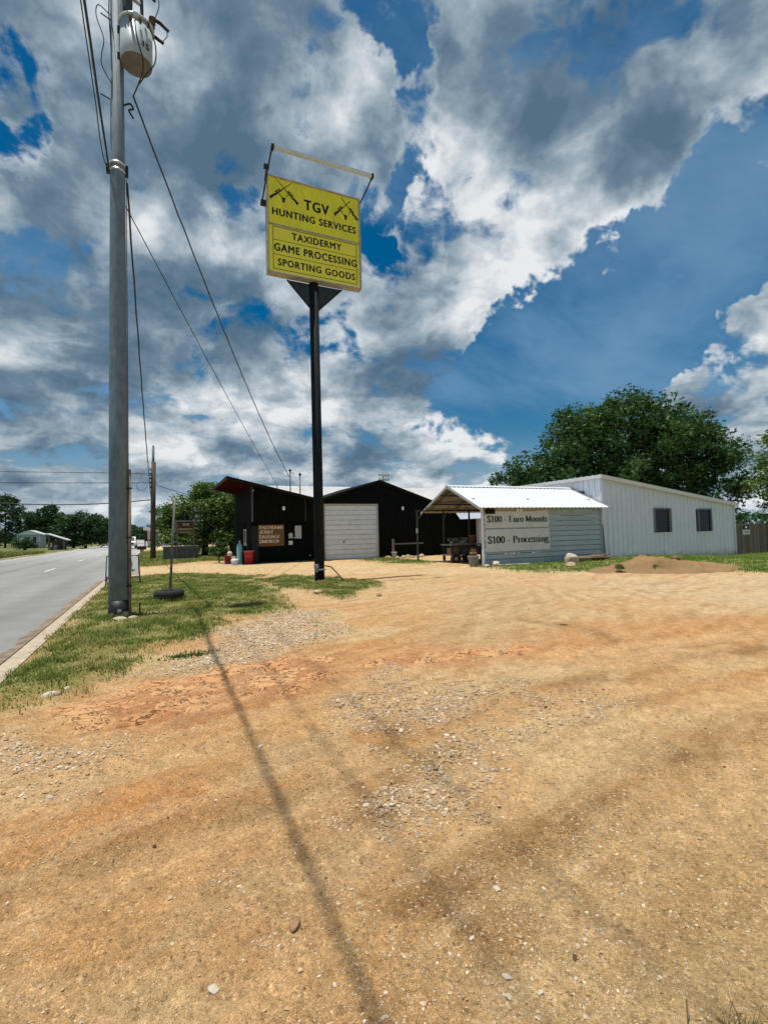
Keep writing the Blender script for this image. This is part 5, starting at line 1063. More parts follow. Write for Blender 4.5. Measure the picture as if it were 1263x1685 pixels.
MB().add([(-.98+.20*math.cos(a), 19.4-.03-.0100-.28*(1-(.73+.20*math.sin(a))) - .012, .73+.20*math.sin(a)) for a in np.linspace(0, 2*math.pi, 24)[:-1]], [tuple(range(23))]).build('red_disc', mat('red_print', (.45, .03, .025)), af)
t_now = text_part('NOW', -1.15, -.70, .44, .54, 19.4-.03-.155-.03, black_print, af, .06, 1.05)
o = thing('mailbox', (-.9, 35.7, 0), 'dark mailbox on a pale wooden post beside the road', 'mailbox')
MB().box(-.95, -.85, 35.65, 35.75, -.1, .84).build('post', mat('post_pine', (.50, .40, .26), (.4, .3, .2), .9), o); MB().box(-1.0, -.8, 35.6, 35.8, .66, .84).build('bracket', mat('post_pine2', (.52, .40, .24)), o)
MB().prism([(-1.17, .84), (-.63, .84), (-.63, 1.0), (-.66, 1.07), (-1.14, 1.07), (-1.17, 1.0)], 'y', 35.58, 35.82).build('box', mat('mailbox_dark', (.05, .025, .025), (.035, .02, .02), .5), o, bevel=.01); MB().box(-.62, -.60, 35.6, 35.63, .95, 1.12).build('flag', mat('mail_flag', (.35, .03, .02)), o)

# carved sign over a masonry planter
bs = thing('wooden_sign', (1.9, 37.5, 0), 'small brown hanging TGV sign on posts over a masonry planter', 'sign')
dwood = mat('dark_sign_wood', (.10, .06, .03), (.06, .035, .018), .8, 0, 4, stretch=(.6, 1, 6))
for x in (1.27, 2.36): MB().box(x-.05, x+.05, 37.45, 37.55, -.1, 2.68).build('post', weathered, bs)
MB().box(1.12, 2.72, 37.42, 37.58, 2.66, 2.75).build('top_beam', mat('beam_grey', (.28, .26, .22), (.2, .18, .15), .9), bs); MB().box(1.74, 1.80, 37.47, 37.53, 2.75, 3.3).build('finial_post', mat('finial', (.05, .06, .05)), bs)
for z0_, z1_ in ((2.22, 2.62), (1.84, 2.21)): MB().box(1.33, 2.30, 37.47, 37.52, z0_, z1_).build('sign_plank', dwood if z0_ > 2.2 else mat('tan_sign_wood', (.20, .12, .04), (.14, .08, .03), .8), bs)
serif_part('TGV', 1.60, 2.06, 2.38, 2.53, 37.466, cream, bs, .2, .1)
text_part('HUNTING SERVICES', 1.37, 2.22, 2.10, 2.17, 37.466, cream, bs, .08); text_part('TAXIDERMY', 1.44, 2.18, 1.87, 1.93, 37.466, cream, bs, .08)
pl = thing('masonry_planter', (1.5, 37.8, 0), 'low grey block planter wall below the hanging wooden sign', 'planter')
bl = mat('grey_block', (.17, .17, .155), (.12, .12, .11), .95, 0, 3, bump=.6, bscale=30)
for r in range(5):
    x = .36-(.2 if r % 2 else 0)
    while x < 2.66:
        a, b = max(x, .36), min(x+.4, 2.68)
        if b-a > .05: MB().box(a+.004, b-.004, 37.60, 37.76, -.05+r*.19, .13+r*.19).build('block', bl, pl)
        x += .4
MB().box(.30, 2.72, 37.58, 38.9, .90, .95).build('coping', bl, pl); MB().box(.38, 2.66, 37.77, 38.8, -.1, .89).build('fill', bl, pl)

# shop entrance clutter
o = thing('red_drum', (4.62, 29.9-1.6, 0), 'red ribbed plastic drum standing at the shop corner', 'drum')
rd = mat('red_plastic', (.42, .018, .018), (.32, .014, .014), .4); dx_, dy_ = 4.62, 28.3
MB().lathe(dx_, dy_, [(.21, .0), (.23, .02), (.24, .28), (.26, .29), (.26, .31), (.245, .32), (.25, .50), (.27, .51), (.27, .54), (.255, .56), (.27, .70), (.285, .71), (.285, .74), (.255, .74)], 24).build('drum_body', rd, o, True); MB().lathe(dx_, dy_, [(.286, .705), (.292, .715), (.292, .735), (.286, .742)], 24).build('rim', mat('pink_rim', (.62, .20, .18)), o, True)
o = thing('gas_cylinder', (4.18, 28.7, 0), 'tall pale blue gas cylinder beside the red drum', 'gas cylinder')
MB().lathe(4.18, 28.7, [(.15, .0), (.155, .05), (.155, .95), (.13, 1.08), (.06, 1.16), (.05, 1.22)], 20).build('cylinder_body', mat('pale_blue_paint', (.22, .42, .46), (.18, .35, .38), .5), o, True); MB().box(4.14, 4.22, 28.66, 28.74, 1.22, 1.30).build('valve', trim_grey, o)
o = thing('green_bin', (4.42, 29.2, 0), 'dark green wheelie bin behind the red drum', 'bin')
MB().hexa([(4.22, 29.0, .05), (4.62, 29.0, .05), (4.62, 29.4, .05), (4.22, 29.4, .05), (4.16, 28.95, 1.05), (4.68, 28.95, 1.05), (4.68, 29.45, 1.05), (4.16, 29.45, 1.05)]).build('bin_body', mat('bin_green', (.012, .045, .03)), o); MB().box(4.12, 4.72, 28.9, 29.5, 1.05, 1.11).build('lid', mat('bin_lid', (.03, .05, .045)), o)
for s in (4.24, 4.6): MB().tube([(s-.04, 29.42, .08), (s+.04, 29.42, .08)], .09, 12).build('wheel', rubber, o)
o = thing('white_cooler', (3.95, 28.9, 0), 'small white bucket beside the pale blue cylinder', 'bucket')
MB().lathe(3.9, 28.5, [(.16, 0), (.21, .12), (.22, .26), (.18, .31), (.06, .33)], 16).build('bucket_body', mat('white_plastic2', (.66, .66, .62)), o, True); MB().tube([(3.69, 28.5, .27), (3.8, 28.5, .42), (4.0, 28.5, .42), (4.11, 28.5, .27)], .01, 5).build('handle', trim_grey, o)
o = thing('red_fuel_can', (3.62, 29.3, 0), 'dark red fuel can with pale rag by the entrance shrub', 'fuel can')
MB().box(3.45, 3.8, 29.2, 29.4, 0, .5).build('can_body', mat('dark_red', (.22, .015, .015)), o, bevel=.03); MB().tube([(3.52, 29.3, .5), (3.55, 29.3, .62), (3.7, 29.3, .62), (3.73, 29.3, .5)], .02, 6).build('handle', mat('dark_red', (.2, .01, .01)), o)
MB().lathe(3.72, 29.22, [(.10, .45), (.15, .55), (.12, .68), (.04, .72)], 9).build('rag', mat('pale_rag', (.60, .50, .44), (.5, .4, .34), .9, bump=.8, bscale=18), o, True)
o = thing('thermometer_pair', (4.45, 28.6, .95), 'two slim framed pieces on the dark entrance post', 'door pull')
MB().tube([(4.42, 28.62, 1.08), (4.42, 28.6, 1.9)], .012, 6).tube([(4.52, 28.62, 1.08), (4.52, 28.6, 1.9)], .012, 6).box(4.40, 4.54, 28.58, 28.62, 1.88, 1.92).build('frame', white_paint, o); MB().box(4.40, 4.54, 28.57, 28.61, 1.02, 1.2).build('plate', trim_grey, o)
MB().tube([(4.47, 28.72, -.1), (4.47, 28.72, 2.3)], .05, 8).build('post', dark_paint, o)

# ------------------------------------------------------------------ stadium light, far houses, truck
o = thing('stadium_light', (62, 136, 0), 'distant stadium light mast with two rows of lamps above the shop roof', 'light mast')
MB().tube([(62, 136, 0), (62, 136, 18.5)], [.3, .18], 8).build('mast', galv, o)
for z in (17.1, 18.4):
    MB().box(60.2, 63.8, 135.9, 136.1, z, z+.12).build('crossarm', galv, o)
    for k in range(4): MB().lathe(60.6+k*.95, 135.6, [(.12, z+.1), (.36, z+.35), (.36, z+.5), (.2, z+.8)], 8).build('lamp', trim_grey, o)
h1 = thing('far_cottage', (-23.2, 122, 0), 'small pale blue cottage with white metal roof across the road', 'house')
sid = mat('pale_blue_siding', (.36, .43, .46), (.30, .36, .39), .7); HX, HY = -23.2, 122.0
MB().box(HX-2.2, HX+1.6, HY, HY+5, 0, 2.75).build('wall', sid, h1)
for z in np.arange(.15, 2.6, .3): MB().box(HX-2.2, HX+1.6, HY-.02, HY, z, z+.27).build('siding_board', sid, h1)
MB().prism([(HX-2.6, 2.8), (HX+2.0, 2.8), (HX-.3, 3.7)], 'y', HY-.5, HY+5.4).build('roof', roof_white, h1)
for a in (-.9, .2): MB().box(HX+a-.0, HX+a+.55, HY-.05, HY-.02, .5, 2.3).build('window', glass_d, h1)
MB().box(HX-1.9, HX-1.2, HY-.05, HY-.02, .8, 2.2).build('window', mat('pale_curtain', (.55, .57, .58)), h1)
for a in (-2.2, 1.5): MB().box(HX+a, HX+a+.1, HY-1.2, HY-1.1, 0, 2.7).build('porch_post', white_paint, h1)
MB().box(HX-2.2, HX+1.6, HY-1.2, HY-.05, .6, .68).build('porch_rail', white_paint, h1)
h2 = thing('far_lean_to', (-15.4, 94, 0), 'open lean-to shed with sloping white roof across the road', 'shed')
for x in (-15.6, -13.6): MB().box(x-.1, x+.1, 93.9, 94.1, 0, 2.3 if x < -14.5 else 1.6).build('post', weathered, h2)
MB().hexa([(-15.9, 93.2, 2.55), (-13.0, 93.2, 1.45), (-13.0, 97, 1.45), (-15.9, 97, 2.55), (-15.9, 93.2, 2.67), (-13.0, 93.2, 1.57), (-13.0, 97, 1.57), (-15.9, 97, 2.67)]).build('roof', roof_white, h2)
MB().box(-15.6, -13.6, 96.5, 96.7, 0, 1.5).build('rear_wall', pole_wood, h2)
for k in range(4): MB().box(-15.5+k*.5, -15.1+k*.5, 94.3, 95, 0, .5+.3*(k % 2)).build('stored_box', (weathered, trim_grey, pole_wood, black_metal)[k], h2)
h3 = thing('far_office', (2, 103, 0), 'long low white building with flat roof and windows down the road', 'building')
MB().box(-1.6, 10, 102, 110, 0, 3.0).build('wall', mat('office_wall', (.52, .56, .57)), h3); MB().box(-2.3, 10.6, 101.2, 110.6, 3.0, 3.45).build('roof', white_paint, h3)
for a in (-1.2, 2.6, 6.2): MB().box(a, a+2.0, 101.95, 102.0, .9, 2.6).build('window', mat('teal_glass', (.10, .16, .17), (.14, .2, .2), .2), h3)
MB().box(-2.1, -1.9, 101.4, 101.6, 0, 3).box(2.2, 2.35, 101.4, 101.6, 0, 3).build('porch_post', black_metal, h3)
tk = thing('pickup_truck', (-3.9, 86, 0), 'white pickup truck coming along the road far away', 'truck')
TXc, TYc = -3.9, 86.0; bw = mat('truck_white', (.75, .75, .74), (.7, .7, .69), .3, 0, 3, spec=.5)
MB().prism([(TYc, .45), (TYc, .95), (TYc+.25, 1.08), (TYc+1.5, 1.15), (TYc+5.2, 1.15), (TYc+5.2, .45)], 'x', TXc-.95, TXc+.95).build('body', bw, tk, bevel=.06)
cb = MB().prism([(TYc+1.3, 1.14), (TYc+1.9, 1.78), (TYc+3.2, 1.82), (TYc+3.4, 1.14)], 'x', TXc-.82, TXc+.82).build('cab', bw, tk, bevel=.05)
MB().hexa([(TXc-.74, TYc+1.33, 1.2), (TXc+.74, TYc+1.33, 1.2), (TXc+.74, TYc+1.36, 1.2), (TXc-.74, TYc+1.36, 1.2), (TXc-.66, TYc+1.80, 1.72), (TXc+.66, TYc+1.80, 1.72), (TXc+.66, TYc+1.84, 1.72), (TXc-.66, TYc+1.84, 1.72)]).build('windscreen', glass_d, cb)
MB().box(TXc-.6, TXc+.6, TYc-.02, TYc, .62, .9).build('grille', black_metal, tk); MB().box(TXc-.95, TXc+.95, TYc-.12, TYc-.02, .4, .56).build('bumper', trim_grey, tk)
for s in (-1, 1): MB().box(TXc+s*.78-.14, TXc+s*.78+.14, TYc-.02, TYc+.02, .7, .9).build('headlight', lamp_glass, tk)
for s in (-1, 1):
    for y_ in (.95, 4.2): MB().tube([(TXc+s*.96, TYc+y_, .36), (TXc+s*.72, TYc+y_, .36)], .36, 16).build('wheel', rubber, tk)
ca_ = thing('parked_car', (-15.3, 108, 0), 'dark grey car parked by the far trees left of the steel pole', 'car')
cg = mat('car_grey', (.16, .17, .18), (.14, .15, .16), .3)
MB().prism([(-17.4, .35), (-17.4, .85), (-16.4, 1.0), (-14.2, 1.0), (-13.2, .8), (-13.2, .35)], 'y', 107.2, 108.9).build('body', cg, ca_, bevel=.06); MB().prism([(-16.6, .98), (-16.0, 1.42), (-14.9, 1.42), (-14.3, .98)], 'y', 107.35, 108.75).build('cabin', glass_d, ca_, bevel=.04)
for x in (-16.6, -14.0): MB().tube([(x, 107.15, .32), (x, 107.4, .32)], .32, 14).build('wheel', rubber, ca_)

# ------------------------------------------------------------------ trees
leaf_mats = {}
bark = mat('bark', (.075, .055, .04), (.04, .03, .024), .95, 0, 6, bump=.8, bscale=18, stretch=(3, 3, .6))
def leaf_mat():
    if 'm' not in leaf_mats: leaf_mats['m'] = vcol_mat('leaf', .55, None, 0, 1, .28, .35)
    return leaf_mats['m']
def leaves_mesh(name, cen, per, spread, size, cols, seed, droop=.3, hollow=None):
    r = np.random.default_rng(seed); n = len(cen)*per
    c = np.repeat(cen, per, 0); sp = np.repeat(spread, per)[:, None] if hasattr(spread, '__len__') else spread
    g = r.normal(size=(n, 3)); g /= np.linalg.norm(g, axis=1)[:, None]; rad = r.random(n)**.45
    p = c + g*rad[:, None]*sp*np.array((1, 1, .72))
    a = r.normal(size=(n, 3)); a[:, 2] *= .55; a[:, 2] -= droop*.5; a /= np.linalg.norm(a, axis=1)[:, None]
    u = r.normal(size=(n, 3)); b = np.cross(a, u); b /= np.linalg.norm(b, axis=1)[:, None]
    s = size*r.uniform(.42, 1.6, n)[:, None]
    w = .42
    V = np.stack([p, p+a*s*.5+b*s*w*.5, p+a*s, p+a*s*.5-b*s*w*.5], 1).reshape(-1, 3)
    base = np.array(cols); k = r.random(n); cl = np.repeat(r.random(len(cen)), per)
    t = np.clip(.55*cl+.45*k, 0, 1)[:, None]; col = base[0]*(1-t)+base[1]*t; col = col*r.uniform(.55, 1.45, (n, 1))
    return mesh_np(name, V, np.arange(n*4), np.full(n, 4), np.repeat(col, 4, 0))
def tree(name, label, base, trunk_h, lobes, clumps, per, size, cols, seed, group=None, trunk_r=.25, spread=.55, shell=.62, cat='tree'):
    """lobes: (dx, dy, z, rx, ry, rz, weight)"""
    r = np.random.default_rng(seed); x, y, z0 = base
    t = thing(name, base, label, cat, group)
    W_ = np.array([l[6] for l in lobes], float); W_ /= W_.sum(); cen = []; own = []
    while len(cen) < clumps:
        i = r.choice(len(lobes), p=W_); l = lobes[i]; g = r.normal(size=3); g /= np.linalg.norm(g)
        q = np.array((x+l[0], y+l[1], z0+l[2])) + g*np.array(l[3:6])*(shell+(1-shell)*r.random())*r.uniform(.82, 1.08)
        if g[2] < -.55 and r.random() < .6: continue
        cen.append(q); own.append(i)
    cen = np.array(cen)
    sp = spread*r.uniform(.6, 1.4, len(cen))
    me = leaves_mesh('crown', cen, per, sp, size, cols, seed); cr_ = link('crown', me, leaf_mat(), t); me.transform(Matrix.Translation(-Vector(base)))
    mb = MB(); top = Vector((x, y, z0+trunk_h)); mb.tube([(x, y, z0-.3), (x+.05, y, z0+trunk_h*.5), tuple(top)], [trunk_r*1.25, trunk_r, trunk_r*.8], 10)
    mb.build('trunk', bark, t, True)
    mb = MB(); sel = r.choice(len(cen), min(len(cen), 70), replace=False)
    for i, l in enumerate(lobes):
        c = Vector((x+l[0], y+l[1], z0+l[2])); mb.tube([tuple(top-Vector((0, 0, trunk_h*.15))), tuple(top.lerp(c, .5)+Vector((0, 0, .15))), tuple(c)], [trunk_r*.6, trunk_r*.42, trunk_r*.26], 7, False)
        for j in sel:
            if own[j] == i:
                e = Vector(cen[j]); mb.tube([tuple(c), tuple(c.lerp(e, .55)+Vector((0, 0, .1))), tuple(e)], [trunk_r*.22, trunk_r*.12, .012], 5, False)
    mb.build('limbs', bark, t, True)
    return t
OAK = ((.016, .052, .010), (.07, .145, .028)); LIT = ((.06, .125, .02), (.16, .235, .045)); FAR = ((.018, .055, .014), (.045, .10, .024))
def cw(x, d):     # a point at lateral x and depth d in front of the viewpoint's heading
    return (x*math.cos(HEAD)+d*math.sin(HEAD), -x*math.sin(HEAD)+d*math.cos(HEAD))
bx_, by_ = cw(18.6, 37.5)
tree('oak_tree', 'huge dark green domed oak rising behind the white workshop', (bx_, by_, -.3), 3.2,
     [(0, 0, 7.4, 5.0, 4.6, 4.4, 5), (-3.2, 1.2, 6.9, 3.6, 3.4, 3.6, 3), (3.6, -1.5, 6.6, 3.8, 3.6, 3.4, 3), (.2, -.3, 9.7, 3.8, 3.2, 2.4, 2.6), (-3.0, 1.1, 9.0, 3.0, 2.8, 2.5, 2.2), (3.4, -1.4, 8.8, 3.0, 2.8, 2.5, 2.2), (5.6, -2.4, 7.0, 2.6, 2.6, 2.2, 1.4), (5.8, -2.6, 5.0, 3.2, 3.0, 2.6, 2), (-1.2, -.5, 4.6, 5.2, 3.4, 2.2, 2.2), (2.5, -1, 4.2, 4.5, 3, 2, 1.6), (-4.6, 2.0, 5.2, 2.6, 2.6, 2.4, 1.6)],
     780, 88, .27, OAK, 101, None, .55, .85, .6)
bx_, by_ = cw(11.6, 38.5)
tree('oak_tree', 'smaller loose tree left of the huge oak above the carport roof', (bx_, by_, 0), 2.6, [(-1.6, .8, 5.3, 1.7, 1.7, 1.7, 2), (.2, 0, 6.0, 2.0, 1.9, 1.9, 2), (-.4, .2, 4.0, 2.4, 2, 1.4, 1.5), (1.6, -.6, 5.2, 1.7, 1.6, 2.0, 1.6)], 105, 80, .25, OAK, 102, None, .25, .55, .5)
bx_, by_ = cw(25.2, 31)
tree('pecan_tree', 'sunlit light green tree at the right edge behind the plank fence', (bx_, by_, -.3), 2.4, [(0, 0, 6.6, 1.9, 1.8, 2.0, 2), (-1.0, .3, 4.6, 1.5, 1.8, 1.3, 1.5), (.7, .2, 4.6, 2.2, 2.0, 1.8, 2), (.3, 0, 3.0, 1.8, 1.8, 1.0, 1)], 100, 80, .22, LIT, 103, None, .2, .5, .4)
bx_, by_ = cw(-14.6, 40.5)
tree('roadside_tree', 'bushy green tree between the wooden pole and the black shop', (bx_, by_, 0), 1.6, [(0, 0, 3.7, 2.6, 2.4, 1.7, 3), (-2.1, .9, 2.9, 1.7, 1.8, 1.7, 2), (1.8, -.8, 3.6, 1.9, 1.8, 1.6, 2), (.3, 0, 5.1, 1.4, 1.3, .9, 1.2), (-.4, 0, 1.5, 3.4, 2.2, 1.3, 2.6), (1.8, -.8, 1.6, 2.2, 1.8, 1.2, 1.4)], 400, 85, .22, LIT, 104, None, .25, .48, .5)
bx_, by_ = cw(-14.2, 47)
tree('roof_tree', 'leafy treetop poking up behind the left end of the shop roof', (bx_, by_, 0), 3.5, [(0, 0, 5.8, 1.5, 1.4, 1.3, 1), (.5, .2, 4.6, 1.8, 1.5, 1.4, 1)], 60, 70, .22, LIT, 105, None, .2, .45, .5)
def lat(px, d): return (px-631.5)/820*d
for k, (px, d, lobes, lab, n) in enumerate((
    (lat(8, 118), 118, [(0, 0, 8.0, 5.2, 4.6, 3.8, 3), (-5.5, 1, 6.6, 4.4, 4, 3.6, 2), (4.8, -1, 5.6, 3.8, 3.6, 3.0, 2), (.2, 0, 11.0, 2.4, 2.2, 1.6, 1), (0, 0, 3.0, 6.4, 4, 2.6, 2)], 'tall dark tree at the left edge across the road', 330),
    (lat(80, 112), 112, [(0, 0, 6.2, 3.6, 3.4, 2.8, 2), (2.9, -1, 6.0, 2.2, 2.0, 1.3, 1), (-2.6, .8, 6.0, 2.4, 2.2, 2.0, 1), (.0, 0, 8.4, 1.6, 1.5, 1.0, .8), (0, 0, 3.0, 5.6, 4, 2.4, 2)], 'dark tree behind the pale blue cottage', 280),
    (lat(140, 92), 92, [(0, 0, 4.4, 3.4, 3.2, 2.2, 2), (-2.9, 1, 3.4, 2.4, 2.4, 2.0, 1), (3.0, -1, 3.6, 2.8, 2.4, 2.0, 1), (0, 0, 2.0, 4.8, 3, 1.8, 1.6)], 'broad dark tree left of the steel pole down the road', 280),
    (lat(180, 118), 118, [(0, 0, 3.8, 4.0, 3.4, 2.6, 2), (3.2, -1, 3.2, 2.8, 2.4, 2.2, 1), (0, 0, 1.8, 4.4, 3, 1.6, 1)], 'tree half hidden behind the steel pole down the road', 180),
    (lat(216, 150), 150, [(0, 0, 3.6, 3.4, 3.4, 2.4, 2), (2.6, -1.4, 2.2, 3.0, 3, 1.8, 1)], 'farthest left tree where the road vanishes', 110),
    (lat(243, 150), 150, [(0, 0, 2.4, 4.0, 3.2, 2.0, 2), (3.4, -1.4, 2.8, 3.2, 3, 2.2, 1)], 'distant tree behind the long white building', 110),
    (lat(268, 150), 150, [(0, 0, 4.2, 4.4, 3.2, 3.2, 2)], 'distant tree right of the far wooden pole', 110),
    (lat(40, 84), 84, [(0, 0, 1.0, 1.8, 1.4, .9, 1)], 'round dark bush at the far kerb near the left edge', 40))):
    bx_, by_ = cw(px, d)
    tree('far_tree' if k < 7 else 'far_bush', lab, (bx_, by_, 0), 2.2 if k < 7 else .6, lobes, n, 60, .42 if k < 7 else .25, FAR, 110+k, 'trees down the road', .22, .75, .5)
for k, (x, y, s, lab) in enumerate(((3.3, 31.0, 1.0, 'dark shrub in a pot by the shop entrance'), (-14.2, 58, .8, 'low weedy shrub on the far verge'), (-14.9, 54.5, .7, 'low shrub at the far kerb near the left edge'))):
    tree('shrub', lab, (x, y, 0), .3, [(0, 0, .75*s, .6*s, .6*s, .6*s, 1)], 26, 60, .13, FAR if k else OAK, 130+k, None, .04, .22, .4, 'shrub')
for k, (x, y) in enumerate(((15.2, 11.6), (14.3, 12.2))):
    tree('weed', ('taller', 'smaller')[k]+' green weed growing out of the earth heap front', (x, y, gz(x, y)+.06), .08, [(0, 0, .14, .2, .18, .10, 1)], 8, 60, .05, LIT, 140+k, None, .01, .08, .3, 'weed')
# far wood closing the horizon
def far_wood():
    r = np.random.default_rng(77); cen = []
    for a in np.arange(-62, 110, .30):
        d = 210+r.uniform(-25, 25)
        if -6 < a < 1: d = 420
        for k in range(4): cen.append((math.sin(R_(a))*d+r.normal()*3, math.cos(R_(a))*d+r.normal()*3, r.uniform(.5, 4.6)))
    cen = np.array(cen); me = leaves_mesh('wood', cen, 16, 1.6, 1.5, FAR, 78)
    stuff(link('distant_wood', me, leaf_mat()), 'low dark line of distant woodland along the horizon', 'woodland')
far_wood()

# ------------------------------------------------------------------ red rock slabs bedded in the ground
def slab_mat(name, c1, c2, crack):
    m = mat(name, c1, c2, .95, 0, 7, (.3, .7), 0, 26, spec=.15)
    nd = m.node_tree.nodes; ln = m.node_tree.links; b = nd['Principled BSDF']; src = b.inputs['Base Color'].links[0].from_socket
    g = nd.new('ShaderNodeNewGeometry'); mp = nd.new('ShaderNodeMapping'); mp.inputs['Rotation'].default_value = (0, 0, -.4); mp.inputs['Scale'].default_value = (2.2, 6.5, 3); ln.new(g.outputs['Position'], mp.inputs[0])
    nz = nd.new('ShaderNodeTexNoise'); nz.inputs['Scale'].default_value = 3; nz.inputs['Detail'].default_value = 4; ln.new(mp.outputs[0], nz.inputs['Vector'])
    ad = nd.new('ShaderNodeVectorMath'); ad.operation = 'ADD'; ln.new(mp.outputs[0], ad.inputs[0]); ln.new(nz.outputs['Color'], ad.inputs[1])
    v = nd.new('ShaderNodeTexVoronoi'); v.feature = 'DISTANCE_TO_EDGE'; v.inputs['Scale'].default_value = 1.6; ln.new(ad.outputs[0], v.inputs['Vector'])
    r = nd.new('ShaderNodeMapRange'); r.inputs[1].default_value = .0; r.inputs[2].default_value = .045; ln.new(v.outputs['Distance'], r.inputs[0])
    mx = nd.new('ShaderNodeMix'); mx.data_type = 'RGBA'; mx.inputs[6].default_value = (*crack, 1); ln.new(src, mx.inputs[7]); ln.new(r.outputs[0], mx.inputs[0]); ln.new(mx.outputs[2], b.inputs['Base Color'])
    n2 = nd.new('ShaderNodeTexNoise'); n2.inputs['Scale'].default_value = 55; n2.inputs['Detail'].default_value = 7; n2.inputs['Roughness'].default_value = .7; ln.new(g.outputs['Position'], n2.inputs['Vector'])
    sm = nd.new('ShaderNodeMath'); sm.operation = 'MULTIPLY_ADD'; ln.new(r.outputs[0], sm.inputs[0]); sm.inputs[1].default_value = 1.6; ln.new(n2.outputs[0], sm.inputs[2])
    bp = nd.new('ShaderNodeBump'); bp.inputs['Strength'].default_value = 1; bp.inputs['Distance'].default_value = .012; ln.new(sm.outputs[0], bp.inputs['Height']); ln.new(bp.outputs[0], b.inputs['Normal'])
    return m
slab_m = slab_mat('red_sandstone', (.60, .33, .155), (.50, .235, .10), (.37, .175, .075)); slab_m2 = slab_mat('orange_sandstone', (.62, .37, .18), (.53, .275, .12), (.40, .20, .09))
def slab_mesh(seed):
    r = np.random.default_rng(seed); na_, nr = 64, 18; V = [(0, 0, .8)]; F = []
    ph = r.uniform(0, 6.28, 9); am = r.uniform(.03, .14, 9); nk = r.uniform(1.4, 2.6); tilt = r.uniform(-.3, .3)
    for i in range(1, nr+1):
        t = i/nr
        for k in range(na_):
            a = 2*math.pi*k/na_; R0 = 1+sum(am[j]/(1+.25*j)*math.sin((j+2)*a+ph[j]) for j in range(9))
            x, y = R0*t*math.cos(a), R0*t*math.sin(a)
            u = y*nk+.35*math.sin(2.2*x+ph[3])+.12*math.sin(6*x+ph[4]); fr = u-math.floor(u)
            step = fr**1.5                                     # tilted bedding layers with broken edges
            fx_ = x*1.1+.4*math.sin(3*y+ph[5]); fx_ -= math.floor(fx_)
            h = (1-t**2.6)*(.25+.75*step+tilt*x) - (.6 if fx_ < .07 else 0)*(1-t) + .10*math.sin(x*9+ph[1])*math.sin(y*11+ph[2])
            if i == nr: h = -.8
            V.append((x, y, h))
    F += [(0, 1+k, 1+(k+1) % na_) for k in range(na_)]
    for i in range(nr-1):
        for k in range(na_): F.append((1+i*na_+k, 1+(i+1)*na_+k, 1+(i+1)*na_+(k+1) % na_, 1+i*na_+(k+1) % na_))
    me = bpy.data.meshes.new('rock_slab'); me.from_pydata(V, [], F); me.update()
    for p in me.polygons: p.use_smooth = True
    return me
SL = [slab_mesh(300+i) for i in range(6)]
for i, m_ in enumerate(SL): m_.materials.append(slab_m if i % 2 else slab_m2)
SPOTS = [(-.62, 5.35, .30, .20), (-.25, 5.5, .34, .15), (-.50, 5.05, .24, .10), (.02, 5.95, .22, .16), (.20, 5.75, .30, .13), (.45, 5.95, .34, .16), (.62, 5.62, .36, .14), (.40, 5.40, .28, .12), (.75, 6.15, .30, .13),
         (1.02, 6.22, .30, .14), (.98, 5.78, .32, .12), (1.25, 6.05, .26, .16), (1.12, 5.45, .30, .13), (.78, 5.18, .30, .12), (.15, 5.25, .28, .11), (1.48, 6.2, .28, .14), (1.50, 5.72, .30, .12), (1.62, 5.42, .24, .10),
         (1.85, 6.1, .22, .13), (-.05, 4.95, .24, .09), (.38, 5.02, .22, .08), (-.82, 5.62, .20, .10), (2.45, 5.62, .26, .10), (2.80, 5.70, .22, .10), (3.25, 5.55, .38, .15), (3.55, 5.40, .34, .13), (3.85, 5.46, .40, .16), (4.18, 5.25, .30, .12), (3.0, 5.42, .22, .09), (4.42, 5.42, .26, .12), (-.28, 5.95, .20, .10), (1.3, 5.12, .22, .09)]
r0 = np.random.default_rng(9)
for i, (x, y, a, b) in enumerate(SPOTS):
    o = bpy.data.objects.new('rock_slab', SL[i % 6]); C.objects.link(o); o.parent = GROUND
    o.location = (x, y, gz(x, y)-.008); o.rotation_euler = (r0.uniform(-.05, .05), r0.uniform(-.05, .05), .40+r0.uniform(-.45, .45)); o.scale = (a*r0.uniform(.8, 1.15), b*r0.uniform(1.1, 1.6), r0.uniform(.025, .05))

